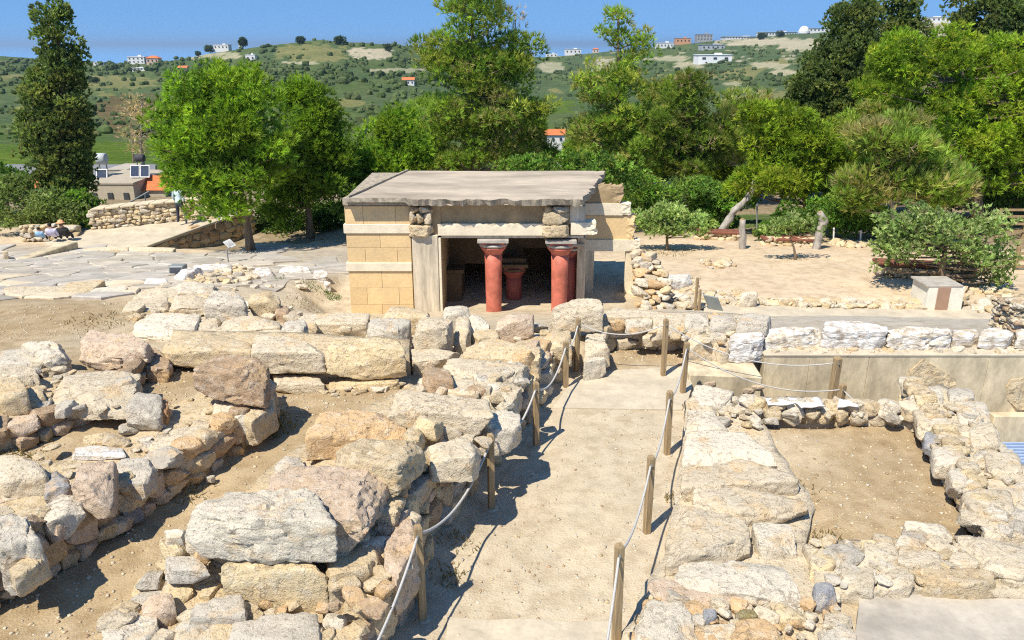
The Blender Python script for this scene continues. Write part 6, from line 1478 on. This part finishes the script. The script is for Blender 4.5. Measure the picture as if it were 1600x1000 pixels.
def heater(label, x0, x1, y0, y1, ty0, ty1, n, tcol):
    Y = 47.5; t = thing('solar_water_heater', label, 'solar heater', tuple(PY((x0 + x1) / 2, y1 + 2, Y)))
    for k in range(n):
        xa, xb = x0 + (x1 - x0) * k / n + .6, x0 + (x1 - x0) * (k + 1) / n - .6
        a, c, d, e = PY(xa, y1, Y), PY(xb, y1, Y), PY(xb, y0, Y + 1.0), PY(xa, y0, Y + 1.0)
        b = MB(); o = Vector((0, .06, -.04)); b.hexa([a + o, c + o, d + o, e + o], [a, c, d, e]); f = b.build('panel_frame', M['whitepaint'], t)
        m_ = (a + c + d + e) / 4; b = MB(); i = [v.lerp(m_, .14) + Vector((0, -.02, .015)) for v in (a, c, d, e)]; b.hexa([v + o * .3 for v in i], i); b.build('collector', M['panel'], f)
    cx = (x0 + x1) / 2; q0, q1 = PY(cx - 7, (ty0 + ty1) / 2, Y + 1.2), PY(cx + 7, (ty0 + ty1) / 2, Y + 1.2); r = abs(PY(cx, ty0, Y + 1.2).z - PY(cx, ty1, Y + 1.2).z) / 2
    b = MB(); b.tube([q0, q0.lerp(q1, .08), q0.lerp(q1, .92), q1], [r * .8, r, r, r * .8], 14); b.build('tank', M['tint'], t, tcol, smooth=True)
    for s in (q0.lerp(q1, .1), q0.lerp(q1, .9)): b = MB(); b.tube([s, Vector((s.x, s.y, PY(cx, 285, Y + 1.2).z))], .04, 6); b.build('leg', M['metal'], t)
heater('solar water heater with one panel and a pale tank', 150, 168, 264, 285, 239, 257, 1, (.42, .46, .45)); heater('solar water heater with two panels and a dark tank', 203, 234, 258, 277, 241, 253, 2, (.05, .05, .06))
p = hill_pt(208, 262); t = thing('utility_pole', 'leaning wooden utility pole by the leafless grey tree', 'utility pole', tuple(p)); q = PY(205, 190, p.y); b = MB(); b.tube([p - Vector((0, 0, 1)), q], [.13, .09], 8); b.build('pole', M['bark'], t); b = MB(); b.tube([q + Vector((-.5, 0, -.4)), q + Vector((.5, 0, -.4))], .06, 6); b.build('crossarm', M['bark'], t)
# road and handrail
v, f = [], []
for i in range(40):
    px = -420 + i * 17
    for py in (279, 258):
        q = hill_pt(px, py); v.append(q + Vector((0, 0, .10)))
for i in range(39): f.append((2 * i, 2 * i + 2, 2 * i + 3, 2 * i + 1))
tag(link('road', mesh('road', v, f), M['asphalt']), kind='structure')
p = Pz(228, 322, -1.0); t = thing('handrail', 'sloping metal handrail above the rubble wall', 'handrail', tuple(Pz(228, 330, -1.2))); Yh = Pz(228, 335, -1.2).y; b = MB(); b.tube([PY(196, 320, Yh), PY(233, 299, Yh)], .035, 6); b.build('rail', M['metal'], t)
for a_, c_ in (((227, 303), (228, 328)), ((200, 318), (200, 330))): b = MB(); b.tube([PY(*a_, Yh), PY(*c_, Yh)], .03, 6); b.build('post', M['metal'], t)
# ================================================================ gravel and weeds
def pebbles(name, n, regions, smin, smax, tints, seed):
    rng = np.random.default_rng(seed); U0 = [rock_unit(1, np.random.default_rng(900 + i), 4, 4, .8, 1.1) for i in range(5)]; V, F, C, nv = [], [], [], 0
    tot = sum(r[4] for r in regions)
    for x0, y0, x1, y1, w in regions:
        for _ in range(int(n * w / tot)):
            px, py = rng.uniform(x0, x1), rng.uniform(y0, y1); p = G(px, py); s = smin + (smax - smin) * rng.random() ** 3
            U, fs = U0[rng.integers(5)]; a = rng.uniform(0, 6.28); ca, sa = math.cos(a), math.sin(a); k = rng.uniform(.6, 1.1, 3) * s; k[2] *= .7
            W = U * k; W = np.stack([W[:, 0] * ca - W[:, 1] * sa, W[:, 0] * sa + W[:, 1] * ca, W[:, 2]], 1) + np.array([p.x, p.y, p.z + rough_z(p.x, p.y) + k[2] * .35])
            V.append(W); F += [tuple(i + nv for i in f_) for f_ in fs]; nv += len(W); c = np.array(TINT[tints[rng.integers(len(tints))]]) * rng.uniform(.75, 1.1); C.append(np.repeat(c[None], len(W), 0))
    me = mesh(name, np.concatenate(V), F, True); cc = np.concatenate(C); at_ = me.color_attributes.new('leaf', 'FLOAT_COLOR', 'POINT'); at_.data.foreach_set('color', np.concatenate([cc, np.ones((len(cc), 1))], 1).astype(np.float32).ravel())
    t = NT(name); m_ = t.done(t.mix(t.ramp(t.noise(30), .4, .7, 0, .4), t.attr('leaf'), (.25, .2, .14)), .95, t.bump(t.noise(60), .01)); o = link(name, me, m_); o['kind'] = 'stuff'
pebbles('gravel', 7500, [(0, 690, 480, 1000, 9), (700, 570, 1070, 1000, 10), (1190, 650, 1530, 850, 9), (430, 590, 640, 660, 4), (0, 470, 240, 530, 5), (440, 430, 545, 500, 3), (1040, 375, 1440, 470, 5), (230, 570, 300, 660, 2), (0, 380, 540, 430, 2), (940, 540, 1070, 570, 2)], .006, .030, ['white', 'cream', 'grey', 'tan', 'cream', 'brown'], 4)
def weeds(name, spots, seed):
    rng = np.random.default_rng(seed); V, C = [], []
    for px, py, n, r, col in spots:
        g = G(px, py)
        for _ in range(n):
            a, d = rng.uniform(0, 6.28), r * rng.random() ** .6; b0 = np.array([g.x + d * math.cos(a), g.y + d * math.sin(a), 0]); b0[2] = ground_at(b0[0], b0[1]) + .0
            dr = unit(np.array([rng.normal() * .6, rng.normal() * .6, 1.0])); sd = unit(np.cross(dr, rng.normal(size=3))) * .012; L = rng.uniform(.05, .14)
            V.append(np.stack([b0 - sd, b0 + sd, b0 + dr * L])); C.append(np.repeat((np.array(col) * rng.uniform(.7, 1.3))[None], 3, 0))
    o = link(name, crown_mesh(name, np.concatenate(V), np.concatenate(C)), None); o['kind'] = 'stuff'
GRN, DRY = (.09, .17, .025), (.26, .20, .10)
weeds('weeds', [(520, 466, 160, .28, GRN), (495, 450, 60, .4, GRN), (470, 473, 60, .5, DRY), (435, 438, 70, .2, GRN), (470, 600, 160, .25, DRY), (430, 672, 120, .3, DRY), (425, 655, 90, .3, DRY), (290, 745, 60, .2, GRN), (1410, 920, 60, .12, GRN), (1520, 928, 70, .2, GRN), (720, 850, 60, .3, DRY), (700, 900, 60, .25, DRY), (20, 700, 220, .5, DRY), (300, 770, 80, .3, DRY), (160, 500, 120, .8, DRY), (1240, 770, 90, .4, DRY), (1290, 850, 80, .3, DRY), (1060, 780, 60, .2, DRY), (480, 380, 160, 2.0, DRY), (1240, 405, 80, .5, DRY), (1050, 395, 100, .8, DRY)], 6)

# ================================================================ haze
HZ = 0.00007
t = bpy.data.materials.new('haze'); t.use_nodes = True; nt = t.node_tree; nt.nodes.clear()
mo = nt.nodes.new('ShaderNodeOutputMaterial'); pv = nt.nodes.new('ShaderNodeVolumePrincipled'); pv.inputs['Density'].default_value = HZ; pv.inputs['Color'].default_value = (.50, .74, 1.0, 1); pv.inputs['Anisotropy'].default_value = .2
nt.links.new(pv.outputs[0], mo.inputs['Volume'])
b = MB(); b.box(-82000, 82000, -60, 82000, -114, 85); o = b.build('haze', t); o['kind'] = 'stuff'
